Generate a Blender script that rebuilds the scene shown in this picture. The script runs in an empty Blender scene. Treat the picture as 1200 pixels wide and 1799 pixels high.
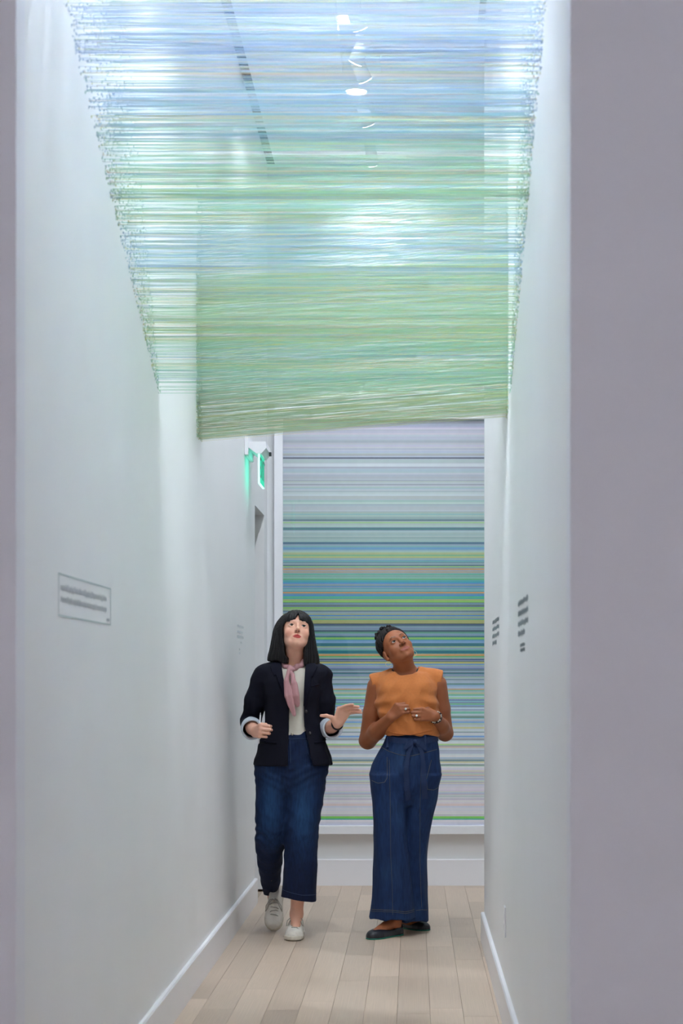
import bpy, bmesh, math, random
import numpy as np
from mathutils import Vector, Matrix

# ------------------------------------------------------------------ scene, camera, light
scene = bpy.context.scene
COL = scene.collection
FPX = 3200.0                      # focal length in pixels of the 1200 x 1799 frame
VX, VY, EYE = 726.0, 1195.0, 1.32  # vanishing point and eye height

cam_d = bpy.data.cameras.new('camera')
cam_d.sensor_fit = 'VERTICAL'
cam_d.sensor_height = 36.0
cam_d.sensor_width = 36.0
cam_d.lens = FPX / 1799.0 * 36.0
cam_d.shift_x = -(VX - 600.0) / 1799.0
cam_d.shift_y = (VY - 899.5) / 1799.0
cam_d.clip_start, cam_d.clip_end = 0.05, 100
cam_d.dof.use_dof = True
cam_d.dof.focus_distance = 9.35
cam_d.dof.aperture_fstop = 4.5
cam = bpy.data.objects.new('camera', cam_d)
cam.location = (0, 0, EYE)
cam.rotation_euler = (math.pi / 2, 0, 0)
COL.objects.link(cam)
scene.camera = cam

vs = scene.view_settings
scene.display_settings.display_device = 'sRGB'
vs.view_transform = 'Standard'
vs.look = 'None'
vs.gamma = 1.0
vs.use_curve_mapping = False
vs.exposure = 0.0
scene.cycles.use_denoising = True
scene.cycles.use_light_tree = False
scene.cycles.max_bounces = 8
scene.cycles.diffuse_bounces = 6
scene.cycles.glossy_bounces = 2
scene.cycles.transmission_bounces = 3
scene.cycles.transparent_max_bounces = 8
scene.cycles.use_adaptive_sampling = True
scene.cycles.adaptive_threshold = 0.02
scene.cycles.sample_clamp_indirect = 60.0

world = bpy.data.worlds.new('gallery_world')
world.use_nodes = True
world.node_tree.nodes['Background'].inputs[0].default_value = (0.9, 0.92, 1.0, 1)
world.node_tree.nodes['Background'].inputs[1].default_value = 0.05
scene.world = world

# strengths of the building's lamps and the added gallery fill (watts)
TRACK_W = 245.0       # each track spotlight over the threads
FAR_W = 46.0          # each track spotlight beyond the threads
DOWN_W = 12.0         # each recessed downlight of the corridor
GALLERY_W = 83.0     # each unseen fill light added behind the camera
PASSAGE_W = 14.0      # ceiling panel of the side passage
COOL = (0.87, 0.93, 1.0)
ART_W = 45.0         # each spotlight turned to the striped artwork
NEUTRAL = (1.0, 0.97, 0.95)

def area_light(name, loc, size, power, color, rot=(0, 0, 0)):
    d = bpy.data.lights.new(name, 'AREA')
    d.shape = 'RECTANGLE'
    d.size, d.size_y = size
    d.energy = power
    d.color = color
    o = bpy.data.objects.new(name, d)
    o.location = loc
    o.rotation_euler = rot
    COL.objects.link(o)
    return o

CEIL = 4.62           # ceiling height
for gx in (-2.2, 2.2):
    area_light('gallery_fill_light', (gx, -1.5, CEIL - 0.06), (2.4, 0.2), GALLERY_W, (0.95, 0.94, 1.0), (math.radians(-48), 0, 0))  # unseen fill, added so the rear wall bounces light to front wall and glass
area_light('passage_panel_light', (2.2, 10.5, CEIL - 0.06), (0.5, 1.2), PASSAGE_W, COOL)

# ------------------------------------------------------------------ helpers
def px(x, y, D):
    """measured point of the photo at a known distance -> world"""
    return Vector(((x - VX) * D / FPX, D, EYE - (y - VY) * D / FPX))

def srgb(r, g, b):
    def f(c):
        c /= 255.0
        return c / 12.92 if c <= 0.04045 else ((c + 0.055) / 1.055) ** 2.4
    return (f(r), f(g), f(b), 1.0)

def setin(node, **kw):
    for k, v in kw.items():
        k2 = k.replace('_', ' ')
        for i in node.inputs:
            if i.name.lower() == k2.lower():
                i.default_value = v
                break

MATS = {}
def mat(name, color, rough=0.6, noise=0.0, nscale=20.0, bump=0.0, bscale=200.0, metallic=0.0,
        spec=0.5, sheen=0.0, stretch=(1, 1, 1), attr=None, sss=0.0, coat=0.0, random_tint=0.0):
    """Principled material with procedural colour variation and bump"""
    if name in MATS:
        return MATS[name]
    m = bpy.data.materials.new(name)
    m.use_nodes = True
    nt = m.node_tree
    b = nt.nodes['Principled BSDF']
    b.inputs['Roughness'].default_value = rough
    b.inputs['Metallic'].default_value = metallic
    b.inputs['Specular IOR Level'].default_value = spec
    if sheen:
        b.inputs['Sheen Weight'].default_value = sheen
        b.inputs['Sheen Roughness'].default_value = 0.5
    if coat:
        b.inputs['Coat Weight'].default_value = coat
    if sss:
        b.inputs['Subsurface Weight'].default_value = sss
        b.inputs['Subsurface Radius'].default_value = (0.012, 0.005, 0.003)
        b.inputs['Subsurface Scale'].default_value = 1.0
    tc = nt.nodes.new('ShaderNodeTexCoord')
    mp = nt.nodes.new('ShaderNodeMapping')
    mp.inputs['Scale'].default_value = stretch
    nt.links.new(tc.outputs['Object'], mp.inputs['Vector'])
    col_out = None
    if attr:
        a = nt.nodes.new('ShaderNodeAttribute')
        a.attribute_name = attr
        col_out = a.outputs['Color']
    if noise:
        n = nt.nodes.new('ShaderNodeTexNoise')
        n.inputs['Scale'].default_value = nscale
        n.inputs['Detail'].default_value = 4
        nt.links.new(mp.outputs[0], n.inputs['Vector'])
        mr = nt.nodes.new('ShaderNodeMapRange')
        mr.inputs[1].default_value = 0.25
        mr.inputs[2].default_value = 0.75
        mr.inputs[3].default_value = 1.0 - noise
        mr.inputs[4].default_value = 1.0 + noise
        nt.links.new(n.outputs['Fac'], mr.inputs[0])
        mx = nt.nodes.new('ShaderNodeMix')
        mx.data_type = 'RGBA'
        mx.blend_type = 'MULTIPLY'
        mx.inputs[0].default_value = 1.0
        if col_out:
            nt.links.new(col_out, mx.inputs[6])
        else:
            mx.inputs[6].default_value = color
        nt.links.new(mr.outputs[0], mx.inputs[7])
        col_out = mx.outputs[2]
    if random_tint:
        oi = nt.nodes.new('ShaderNodeObjectInfo')
        hs = nt.nodes.new('ShaderNodeHueSaturation')
        mr2 = nt.nodes.new('ShaderNodeMapRange')
        mr2.inputs[3].default_value = 1.0 - random_tint
        mr2.inputs[4].default_value = 1.0 + random_tint
        nt.links.new(oi.outputs['Random'], mr2.inputs[0])
        nt.links.new(mr2.outputs[0], hs.inputs['Value'])
        if col_out:
            nt.links.new(col_out, hs.inputs['Color'])
        else:
            hs.inputs['Color'].default_value = color
        col_out = hs.outputs['Color']
    if col_out:
        nt.links.new(col_out, b.inputs['Base Color'])
    else:
        b.inputs['Base Color'].default_value = color
    if bump:
        n2 = nt.nodes.new('ShaderNodeTexNoise')
        n2.inputs['Scale'].default_value = bscale
        n2.inputs['Detail'].default_value = 3
        nt.links.new(mp.outputs[0], n2.inputs['Vector'])
        bp = nt.nodes.new('ShaderNodeBump')
        bp.inputs['Strength'].default_value = bump
        bp.inputs['Distance'].default_value = 0.002
        nt.links.new(n2.outputs['Fac'], bp.inputs['Height'])
        nt.links.new(bp.outputs[0], b.inputs['Normal'])
    MATS[name] = m
    return m

def emit(name, color, strength):
    m = bpy.data.materials.new(name)
    m.use_nodes = True
    nt = m.node_tree
    nt.nodes.remove(nt.nodes['Principled BSDF'])
    e = nt.nodes.new('ShaderNodeEmission')
    e.inputs[0].default_value = color
    e.inputs[1].default_value = strength
    nt.links.new(e.outputs[0], nt.nodes['Material Output'].inputs[0])
    return m

def link(o, parent=None):
    COL.objects.link(o)
    if parent is not None:
        o.parent = parent
    return o

def tag(o, label=None, cat=None, group=None, kind=None):
    if label: o['label'] = label
    if cat: o['category'] = cat
    if group: o['group'] = group
    if kind: o['kind'] = kind
    return o

def empty(name, loc=(0, 0, 0), rz=0.0):
    o = bpy.data.objects.new(name, None)
    o.location = loc
    o.rotation_euler = (0, 0, rz)
    o.empty_display_size = 0.1
    COL.objects.link(o)
    return o

def bm_obj(name, bm, m, parent=None, smooth=False):
    me = bpy.data.meshes.new(name)
    bm.normal_update()
    bm.to_mesh(me)
    bm.free()
    if smooth:
        me.polygons.foreach_set('use_smooth', [True] * len(me.polygons))
    me.materials.append(m)
    return link(bpy.data.objects.new(name, me), parent)

def add_box(bm, x0, x1, y0, y1, z0, z1, bevel=0.0):
    vs_ = [bm.verts.new(p) for p in ((x0, y0, z0), (x1, y0, z0), (x1, y1, z0), (x0, y1, z0),
                                     (x0, y0, z1), (x1, y0, z1), (x1, y1, z1), (x0, y1, z1))]
    fs = []
    for f in ((0, 3, 2, 1), (4, 5, 6, 7), (0, 1, 5, 4), (1, 2, 6, 5), (2, 3, 7, 6), (3, 0, 4, 7)):
        fs.append(bm.faces.new([vs_[i] for i in f]))
    if bevel:
        es = list({e for f in fs for e in f.edges})
        bmesh.ops.bevel(bm, geom=es, offset=bevel, segments=2, affect='EDGES', profile=0.5)

def box(name, x0, x1, y0, y1, z0, z1, m, parent=None, bevel=0.0):
    bm = bmesh.new()
    add_box(bm, x0, x1, y0, y1, z0, z1, bevel)
    return bm_obj(name, bm, m, parent)

def struct(name, *a, **k):
    return tag(box(name, *a, **k), kind='structure')

def add_cyl(bm, p, q, r0, r1=None, seg=20, caps=True):
    r1 = r0 if r1 is None else r1
    p, q = Vector(p), Vector(q)
    ax = (q - p).normalized()
    u = ax.orthogonal().normalized()
    v = ax.cross(u)
    A = [bm.verts.new(p + (u * math.cos(2 * math.pi * i / seg) + v * math.sin(2 * math.pi * i / seg)) * r0) for i in range(seg)]
    B = [bm.verts.new(q + (u * math.cos(2 * math.pi * i / seg) + v * math.sin(2 * math.pi * i / seg)) * r1) for i in range(seg)]
    for i in range(seg):
        j = (i + 1) % seg
        bm.faces.new((A[i], A[j], B[j], B[i]))
    if caps:
        bm.faces.new(A[::-1])
        bm.faces.new(B)

def np_mesh(name, V, Q, m, parent=None, smooth=True, colors=None):
    """mesh object from numpy vertices and quads/tris"""
    me = bpy.data.meshes.new(name)
    V = np.asarray(V, np.float32)
    Q = np.asarray(Q, np.int32)
    n, k = Q.shape
    me.vertices.add(len(V))
    me.vertices.foreach_set('co', V.ravel())
    me.loops.add(n * k)
    me.loops.foreach_set('vertex_index', Q.ravel())
    me.polygons.add(n)
    me.polygons.foreach_set('loop_start', np.arange(n, dtype=np.int32) * k)
    me.polygons.foreach_set('use_smooth', np.full(n, smooth))
    me.update(calc_edges=True)
    if colors is not None:
        at = me.color_attributes.new('Col', 'FLOAT_COLOR', 'POINT')
        c = np.ones((len(V), 4), np.float32)
        c[:, :3] = colors
        at.data.foreach_set('color', c.ravel())
    me.materials.append(m)
    return link(bpy.data.objects.new(name, me), parent)

def sweep(paths, radii, seg=8, caps=True):
    """tubes along polylines -> V, Q arrays (one mesh)"""
    Vs, Qs, off = [], [], 0
    for pts, rr in zip(paths, radii):
        pts = np.asarray(pts, float)
        n = len(pts)
        rr = np.broadcast_to(np.asarray(rr, float), (n,))
        T = np.gradient(pts, axis=0)
        T /= np.linalg.norm(T, axis=1, keepdims=True) + 1e-12
        u = np.cross(T[0], (0, 0, 1.0))
        if np.linalg.norm(u) < 1e-3:
            u = np.cross(T[0], (0, 1.0, 0))
        u /= np.linalg.norm(u)
        for i in range(n):
            u = u - T[i] * np.dot(u, T[i])
            u /= np.linalg.norm(u)
            w = np.cross(T[i], u)
            a = np.arange(seg) * 2 * np.pi / seg
            Vs.append(pts[i] + rr[i] * (np.cos(a)[:, None] * u + np.sin(a)[:, None] * w))
        for i in range(n - 1):
            for j in range(seg):
                k = (j + 1) % seg
                Qs.append((off + i * seg + j, off + i * seg + k, off + (i + 1) * seg + k, off + (i + 1) * seg + j))
        if caps:
            for base, flip in ((off, True), (off + (n - 1) * seg, False)):
                for j in range(1, seg - 1, 2):
                    q = [base, base + j, base + j + 1, base + min(j + 2, seg - 1)]
                    if q[3] == q[2]:
                        q[3] = q[0]
                        q = [base, base, base + j, base + j + 1]
                        continue
                    Qs.append(q[::-1] if flip else q)
        off += n * seg
    return np.concatenate(Vs), np.array(Qs)

def tube(name, pts, r, m, parent=None, seg=8):
    V, Q = sweep([pts], [r], seg)
    return np_mesh(name, V, Q, m, parent)

# ------------------------------------------------------------------ materials of the building
M_WALL = mat('white_wall_paint', (0.80, 0.81, 0.82, 1), 0.55, noise=0.012, nscale=3.0, bump=0.05, bscale=260)
M_GWALL = mat('gallery_wall_paint', (0.77, 0.78, 0.83, 1), 0.6, noise=0.012, nscale=3.0, bump=0.05, bscale=260)
M_CEIL = mat('white_ceiling_paint', (0.82, 0.83, 0.85, 1), 0.7, noise=0.01, nscale=4.0)
M_TRIM = mat('satin_white_trim', (0.82, 0.82, 0.85, 1), 0.35, noise=0.01, nscale=6.0)
M_DARK = mat('slot_shade_and_black_parts', (0.03, 0.03, 0.035, 1), 0.8, noise=0.05)  # near-black: painted shade of the ceiling slots, also small black fittings
M_WOOD = mat('pale_oak_floor', srgb(197, 177, 158), 0.42, noise=0.10, nscale=5.0, bump=0.10, bscale=40,
             stretch=(9, 0.7, 1), random_tint=0.13)
M_SUB = mat('floor_joint_gap', srgb(176, 160, 143), 0.8, noise=0.1)  # subfloor tone that shows in the plank joints

# ------------------------------------------------------------------ rooms
XL, XR = -0.94, 0.360            # faces of the corridor walls
D0, DR, DB = 4.27, 9.22, 11.72   # opening, end of the right wall, back wall
DJ0, DJ1 = 10.81, 11.50          # doorway in the left wall
WT = 4.86                        # the walls run past the ceiling into its shadow slots

struct('floor', -4.2, 4.2, -3.2, 12.0, -0.12, -0.016, M_SUB)
floor = bpy.data.objects['floor']
rng = random.Random(7)
plank_me = bpy.data.meshes.new('floor_plank')
_bm = bmesh.new(); add_box(_bm, 0, 1, 0, 1, 0, 1); _bm.to_mesh(plank_me); _bm.free()
plank_me.materials.append(M_WOOD)
PW = 0.131
def plank_column(x0, ya, yb, lim0, lim1):
    y = ya - rng.uniform(0.0, 1.0)
    while y < yb:
        L = rng.choice((0.75, 0.95, 1.2, 1.45, 1.7))
        a, b = max(y, ya), min(y + L, yb)
        xa, xb = max(x0 + 0.0006, lim0), min(x0 + PW - 0.0006, lim1)
        if b - a > 0.02 and xb - xa > 0.01:
            o = bpy.data.objects.new('plank', plank_me)
            o.location = (xa, a + 0.0006, -0.016)
            o.scale = (xb - xa, b - a - 0.0012, 0.016)
            link(o, floor)
        y += L
for i in range(-6, 5):
    plank_column(-0.195 + i * PW, D0 - 0.3, DR if i == 4 else DB, XL, XR if i == 4 else XR + PW)
for i in range(4, 26):
    plank_column(-0.195 + i * PW, DR, DB, -9, 3.2)
# gallery floor in front of the opening
for i in range(-12, 14):
    x0 = -0.195 + i * PW * 1.0
    plank_column(x0, 1.2, D0 - 0.3, -9, 9)

# corridor walls
struct('wall_left', XL - 0.16, XL, D0, DJ0, 0, WT, M_WALL)
struct('wall_left_pier', XL - 0.16, XL, DJ1, DB, 0, WT, M_WALL)
struct('wall_left_header', XL - 0.16, XL, DJ0, DJ1, 2.36, WT, M_WALL)
struct('wall_doorway_room', XL - 1.4, XL - 1.3, DJ0 - 1.0, DB, 0, WT, M_WALL)
struct('wall_doorway_side', XL - 1.3, XL - 0.16, DJ0 - 1.1, DJ0 - 1.0, 0, WT, M_WALL)
struct('wall_right', XR, XR + 0.16, D0, DR, 0, WT, M_WALL)
struct('wall_passage_near', XR + 0.16, 3.2, DR - 0.16, DR, 0, WT, M_WALL)
struct('wall_passage_end', 3.2, 3.36, DR - 0.16, DB, 0, WT, M_WALL)
struct('wall_back', XL - 1.4, 3.36, DB, DB + 0.15, 0, WT, M_WALL)
# gallery (camera side)
struct('wall_front_left', -4.2, -0.9096, D0 - 0.10, D0, 0, WT, M_GWALL)
struct('wall_front_right', XR, 4.2, D0 - 0.10, D0, 0, WT, M_GWALL)
struct('wall_gallery_left', -4.3, -4.2, -3.2, D0, 0, WT, M_GWALL)
struct('wall_gallery_right', 4.2, 4.3, -3.2, D0, 0, WT, M_GWALL)
struct('wall_gallery_rear', -4.3, 4.3, -3.3, -3.2, 0, WT, M_GWALL)
# ceilings: the corridor ceiling stops short of the walls, leaving dark slots; a trough runs along it
TR0, TR1 = -0.385, -0.175        # lamp trough
CE0, CE1 = XL + 0.055, XR - 0.036
DT = 9.90                        # trough end
bm = bmesh.new()
add_box(bm, CE0, TR0, D0, DB, CEIL, CEIL + 0.12)
add_box(bm, TR1, CE1, D0, DR, CEIL, CEIL + 0.12)
add_box(bm, TR1, 3.2, DR, DB, CEIL, CEIL + 0.12)
add_box(bm, TR0, TR1, DT, DB, CEIL, CEIL + 0.12)
add_box(bm, TR0, TR1, D0, DT, CEIL + 0.10, CEIL + 0.12)
tag(bm_obj('ceiling', bm, M_CEIL), kind='structure')
struct('slot_shade_strip_left', XL, CE0, D0, DB, CEIL + 0.022, CEIL + 0.05, M_DARK)  # dark strips close both slots, painting in their shade
struct('slot_shade_strip_right', CE1, XR, D0, DR, CEIL + 0.022, CEIL + 0.05, M_DARK)
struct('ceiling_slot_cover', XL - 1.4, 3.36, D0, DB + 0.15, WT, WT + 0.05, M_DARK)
struct('ceiling_gallery', -4.3, 4.3, -3.3, D0, CEIL, CEIL + 0.1, M_CEIL)

# baseboards
def baseboard(name, axis, pos, a, b, h, t, sign):
    """board with a small eased top edge; sign: direction it stands proud of the wall"""
    prof = [(0, 0), (t, 0), (t, h - 0.006), (t - 0.005, h), (0, h)]
    bm = bmesh.new()
    ends = []
    for s in (a, b):
        ring = []
        for d, z in prof:
            ring.append(bm.verts.new((pos + sign * d, s, z) if axis == 'y' else (s, pos + sign * d, z)))
        ends.append(ring)
    n = len(prof)
    for i in range(n):
        j = (i + 1) % n
        bm.faces.new((ends[0][i], ends[0][j], ends[1][j], ends[1][i]))
    bm.faces.new(ends[0]); bm.faces.new(ends[1][::-1])
    bmesh.ops.recalc_face_normals(bm, faces=bm.faces)
    return tag(bm_obj(name, bm, M_TRIM), kind='structure')
baseboard('baseboard_left', 'y', XL, D0, DJ0, 0.145, 0.018, 1)
baseboard('baseboard_left_pier', 'y', XL, DJ1, DB - 0.018, 0.145, 0.018, 1)
baseboard('baseboard_right', 'y', XR, D0, DR + 0.018, 0.145, 0.018, -1)
baseboard('baseboard_back', 'x', DB, XL, 3.2, 0.17, 0.018, -1)
baseboard('baseboard_passage', 'x', DR, XR, 3.2, 0.145, 0.018, 1)
baseboard('baseboard_front_left', 'x', D0 - 0.10, -4.2, XL, 0.145, 0.018, -1)
baseboard('baseboard_front_right', 'x', D0 - 0.10, XR, 4.2, 0.145, 0.018, -1)
# ------------------------------------------------------------------ thread installation
inst = empty('thread_installation', (0.0, 6.0, 2.35))
tag(inst, 'suspended canopy of blue, green and yellow threads stretched between the corridor walls', 'art installation')
TO = np.array((0.0, 6.0, 2.35))
def thread_mat(name, color=None):
    # cotton thread: half of the light passes through the fibres
    m = bpy.data.materials.new(name)
    m.use_nodes = True
    nt = m.node_tree
    nt.nodes.remove(nt.nodes['Principled BSDF'])
    df = nt.nodes.new('ShaderNodeBsdfDiffuse')
    tl = nt.nodes.new('ShaderNodeBsdfTranslucent')
    mx = nt.nodes.new('ShaderNodeMixShader')
    mx.inputs[0].default_value = 0.5
    n = nt.nodes.new('ShaderNodeTexNoise'); n.inputs['Scale'].default_value = 40
    hs = nt.nodes.new('ShaderNodeHueSaturation')
    mr = nt.nodes.new('ShaderNodeMapRange'); mr.inputs[3].default_value = 0.95; mr.inputs[4].default_value = 1.05
    nt.links.new(n.outputs['Fac'], mr.inputs[0]); nt.links.new(mr.outputs[0], hs.inputs['Value'])
    if color is None:
        a = nt.nodes.new('ShaderNodeAttribute'); a.attribute_name = 'Col'
        nt.links.new(a.outputs['Color'], hs.inputs['Color'])
    else:
        hs.inputs['Color'].default_value = color
    nt.links.new(hs.outputs[0], df.inputs[0]); nt.links.new(hs.outputs[0], tl.inputs[0])
    nt.links.new(df.outputs[0], mx.inputs[1]); nt.links.new(tl.outputs[0], mx.inputs[2])
    nt.links.new(mx.outputs[0], nt.nodes['Material Output'].inputs[0])
    return m
M_THREAD = thread_mat('dyed_cotton_thread')
nr = np.random.default_rng(11)

def lin(c):
    return np.array(srgb(*c)[:3])
def dye(c):
    return np.clip(lin(c) * 0.68 + 0.38, 0, .95)
# colour along the wedge, from its tip (0) to its front edge (1) and beyond
A_STOPS = [(-0.1, (140, 205, 170)), (0.10, (140, 212, 178)), (0.20, (140, 208, 165)), (0.28, (170, 214, 150)), (0.34, (172, 214, 160)),
           (0.40, (150, 200, 222)), (0.47, (150, 196, 222)), (0.52, (150, 208, 196)), (0.58, (158, 212, 158)), (0.64, (150, 208, 168)),
           (0.70, (140, 202, 190)), (0.78, (132, 184, 212)), (0.88, (150, 186, 222)), (1.0, (176, 200, 228)), (1.4, (190, 205, 230))]
B_STOPS = [(2.30, (168, 208, 146)), (2.45, (172, 208, 146)), (2.60, (164, 213, 182)), (2.80, (158, 215, 203)), (2.95, (174, 215, 176)),
           (3.08, (176, 214, 150)), (3.2, (150, 205, 205)), (3.6, (155, 195, 225))]
def ramp(stops, t):
    xs = [s[0] for s in stops]
    cs = np.array([dye(s[1]) for s in stops])
    return np.stack([np.interp(t, xs, cs[:, k]) for k in range(3)], -1)

APEX = np.array((6.80, 2.34))
VF, VBK = np.array((-1.92, 0.80)), np.array((-0.86, 1.20))
NA = 2700
u = 0.03 + 1.33 * nr.random(NA) ** 0.70
v = nr.random(NA) ** 1.25
# bunch the rows a little, as the stretched layers are
u = u + 0.006 * np.sin(u * 37.0) + nr.normal(0, 0.004, NA)
PA = APEX + u[:, None] * ((1 - v)[:, None] * VF + v[:, None] * VBK)
keep = (PA[:, 0] > D0 + 0.08) & (PA[:, 1] < 4.3)
PA, u, v = PA[keep], u[keep], v[keep]
NA = len(PA)
cA = ramp(A_STOPS, u + nr.normal(0, 0.035, NA))
acc = nr.random(NA)
cA[acc < 0.07] = dye((222, 222, 110))
cA[(acc > 0.07) & (acc < 0.12)] = dye((236, 200, 150))
cA[(acc > 0.12) & (acc < 0.22)] = dye((85, 145, 200))
cA[(acc > 0.22) & (acc < 0.30)] = dye((70, 180, 160))
cA[(acc > 0.30) & (acc < 0.42)] = dye((225, 232, 240))
endA = nr.normal(0, 0.012, (NA, 2))
LA = np.stack([np.full(NA, XL + .001), PA[:, 0], PA[:, 1]], -1)
RA = np.stack([np.full(NA, XR - .001), PA[:, 0] + endA[:, 0], PA[:, 1] + endA[:, 1] * 0.6], -1)

NB = 1800
zB = 2.37 + np.where(nr.random(NB) < 0.80, 0.70 * nr.random(NB), 0.6 + 0.5 * nr.random(NB))
dB = 7.88 + 0.22 * nr.random(NB)
LB = np.stack([np.full(NB, XL + .001), dB, zB + 0.06 * (dB - 7.9)], -1)
RB = np.stack([np.full(NB, XR - .001), 7.02 - 0.16 * nr.random(NB) ** 1.5, 2.335 + (zB - 2.37) * 0.86 + nr.normal(0, 0.008, NB)], -1)
cB = np.clip(ramp(B_STOPS, zB + nr.normal(0, 0.04, NB)) * 0.84 + 0.16, 0, .95)
acc = nr.random(NB)
cB[acc < 0.10] = dye((226, 222, 90))
cB[(acc > 0.10) & (acc < 0.16)] = dye((240, 200, 130))
cB[(acc > 0.16) & (acc < 0.24)] = dye((80, 195, 160))
cB[(acc > 0.24) & (acc < 0.32)] = dye((215, 232, 230))

L_ = np.concatenate([LA, LB]); R_ = np.concatenate([RA, RB]); C_ = np.concatenate([cA, cB])
TH = 0.00052
# the boldest threads are single parts, the rest is one mass
bold = np.zeros(len(L_), bool)
bold[nr.choice(NA, 170, replace=False)] = True
bold[NA + nr.choice(NB, 60, replace=False)] = True

def thread_mass(idx, r):
    P, Q, C = L_[idx] - TO, R_[idx] - TO, C_[idx]
    n0 = len(P)
    K = 28                      # short pieces keep the ray tracing quick
    t = np.linspace(0, 1, K + 1)
    W = P[:, None] * (1 - t)[None, :, None] + Q[:, None] * t[None, :, None]
    P, Q = W[:, :-1].reshape(-1, 3), W[:, 1:].reshape(-1, 3)
    C = np.repeat(C, K, 0)
    n = len(P)
    V = np.zeros((n, 6, 3))
    for k in range(3):
        a = 2 * math.pi * k / 3 + 0.5
        off = np.array((0, math.cos(a) * r, math.sin(a) * r))
        V[:, k] = P + off
        V[:, 3 + k] = Q + off
    base = (np.arange(n) * 6)[:, None]
    F = np.concatenate([base + np.array((k, (k + 1) % 3, 3 + (k + 1) % 3, 3 + k)) for k in range(3)])
    return V.reshape(-1, 3), F, np.repeat(C, 6, 0)

V, F, C = thread_mass(np.where(~bold)[0], TH)
# stitches: each thread dips into its hole in the wall with a short turn
sV, sF, sC = [], [], []
def stitches(Pts, Cs, wall_x, inward):
    for p_, c_ in zip(Pts, Cs):
        h_ = nr.uniform(0.003, 0.008) * (1 if nr.random() < 0.5 else -1)
        sV.append((p_, p_ + np.array((0, nr.normal(0, 0.001), h_)))); sC.append(c_ * 0.8)
        sF.append(inward)
stitches(LA, cA, XL, 1); stitches(RA, cA, XR, -1); stitches(LB, cB, XL, 1); stitches(RB, cB, XR, -1)
n0 = len(V)
VV, FF, CC = [], [], []
for i, (ab, c, s) in enumerate(zip(sV, sC, sF)):
    a, b = ab[0] - TO, ab[1] - TO
    r = 0.0007
    dirv = (b - a) / np.linalg.norm(b - a)
    side = np.cross(dirv, (1, 0, 0)) * r
    out = np.array((s * 0.002, 0, 0))
    o = n0 + i * 6
    VV += [a + side, a - side, a + out, b + side, b - side, b + out]
    FF += [(o, o + 2, o + 5, o + 3), (o + 2, o + 1, o + 4, o + 5), (o + 1, o, o + 3, o + 4)]
    CC += [c] * 6
V = np.concatenate([V, np.array(VV)]); F = np.concatenate([F, np.array(FF)]); C = np.concatenate([C, np.array(CC)])
tag(np_mesh('thread_mass', V, F, M_THREAD, inst, smooth=False, colors=C), kind='stuff')

# single threads: one shared mesh for each dye
bins = {}
for i in np.where(bold)[0]:
    key = tuple(np.round(C_[i] * 6) / 6)
    if key not in bins:
        V1, F1 = [], []
        for k in range(3):
            a = 2 * math.pi * k / 3 + 0.5
            V1.append((0, math.cos(a), math.sin(a)))
        for k in range(3):
            V1.append((1, V1[k][1], V1[k][2]))
        me = bpy.data.meshes.new('thread')
        me.from_pydata(V1, [], [(k, (k + 1) % 3, 3 + (k + 1) % 3, 3 + k) for k in range(3)])
        me.materials.append(thread_mat('thread_dye_%d' % len(bins), (*np.clip(C_[i], 0, 1), 1)))
        bins[key] = me
    p, q = Vector(L_[i]), Vector(R_[i])
    o = bpy.data.objects.new('thread', bins[key])
    d = q - p
    o.rotation_euler = Vector((1, 0, 0)).rotation_difference(d).to_euler()
    o.scale = (d.length, 0.00085, 0.00085)
    o.location = p - Vector(TO)
    link(o, inst)

# ------------------------------------------------------------------ striped artwork on the back wall
SB = FPX / DB
AX0, AX1 = (498 - VX) / SB, 1.95
AZ0, AZ1 = EYE - (1449 - VY) / SB, EYE + (VY - 739) / SB
art = empty('striped_artwork', (0.5 * (AX0 + AX1), DB - 0.03, AZ0))
tag(art, 'large framed panel of thin horizontal coloured stripes behind glass on the back wall', 'artwork')
ao = np.array(art.location)
fw = (498 - 483) / SB
M_FRAME = mat('white_lacquer_frame', (0.80, 0.81, 0.84, 1), 0.4, noise=0.01)
def apart(name, x0, x1, y0, y1, z0, z1, m, bevel=0.0):
    return box(name, x0 - ao[0], x1 - ao[0], y0 - ao[1], y1 - ao[1], z0 - ao[2], z1 - ao[2], m, art, bevel)
apart('frame_side', AX0 - fw, AX0, DB - 0.075, DB - 0.001, AZ0 - fw, AZ1 + fw * 2.6, M_FRAME, 0.003)
apart('frame_side', AX1, AX1 + fw, DB - 0.075, DB - 0.001, AZ0 - fw, AZ1 + fw * 2.6, M_FRAME, 0.003)
apart('frame_rail', AX0, AX1, DB - 0.075, DB - 0.001, AZ0 - fw, AZ0, M_FRAME, 0.003)
apart('frame_rail', AX0, AX1, DB - 0.075, DB - 0.001, AZ1, AZ1 + fw * 2.6, M_FRAME, 0.003)
# stripes
sr = np.random.default_rng(23)
pal = [(132, 200, 50), (30, 145, 160), (40, 115, 200), (62, 78, 130), (205, 182, 45), (212, 128, 60), (70, 165, 90),
       (110, 150, 185), (60, 90, 90), (130, 140, 175), (60, 170, 120), (150, 175, 120), (40, 60, 105)]
def env(y):
    return float(np.interp(y, [735, 880, 930, 990, 1060, 1140, 1200, 1270, 1330, 1400, 1445], [0.14, 0.18, 0.42, 0.60, 0.88, 0.86, 0.74, 0.60, 0.34, 0.22, 0.16]))
def bg(y):  # whiter low down: colour makes up for missing light and reflection there
    cs = [(735, (164, 166, 177)), (860, (166, 172, 178)), (930, (152, 170, 168)), (1020, (128, 155, 156)), (1090, (110, 132, 146)), (1150, (132, 152, 172)),
          (1230, (168, 186, 196)), (1300, (188, 196, 200)), (1400, (204, 202, 212)), (1450, (206, 204, 214))]
    return np.array([np.interp(y, [c[0] for c in cs], [c[1][k] for c in cs]) for k in range(3)])
rows, y = [], 739.0
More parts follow.
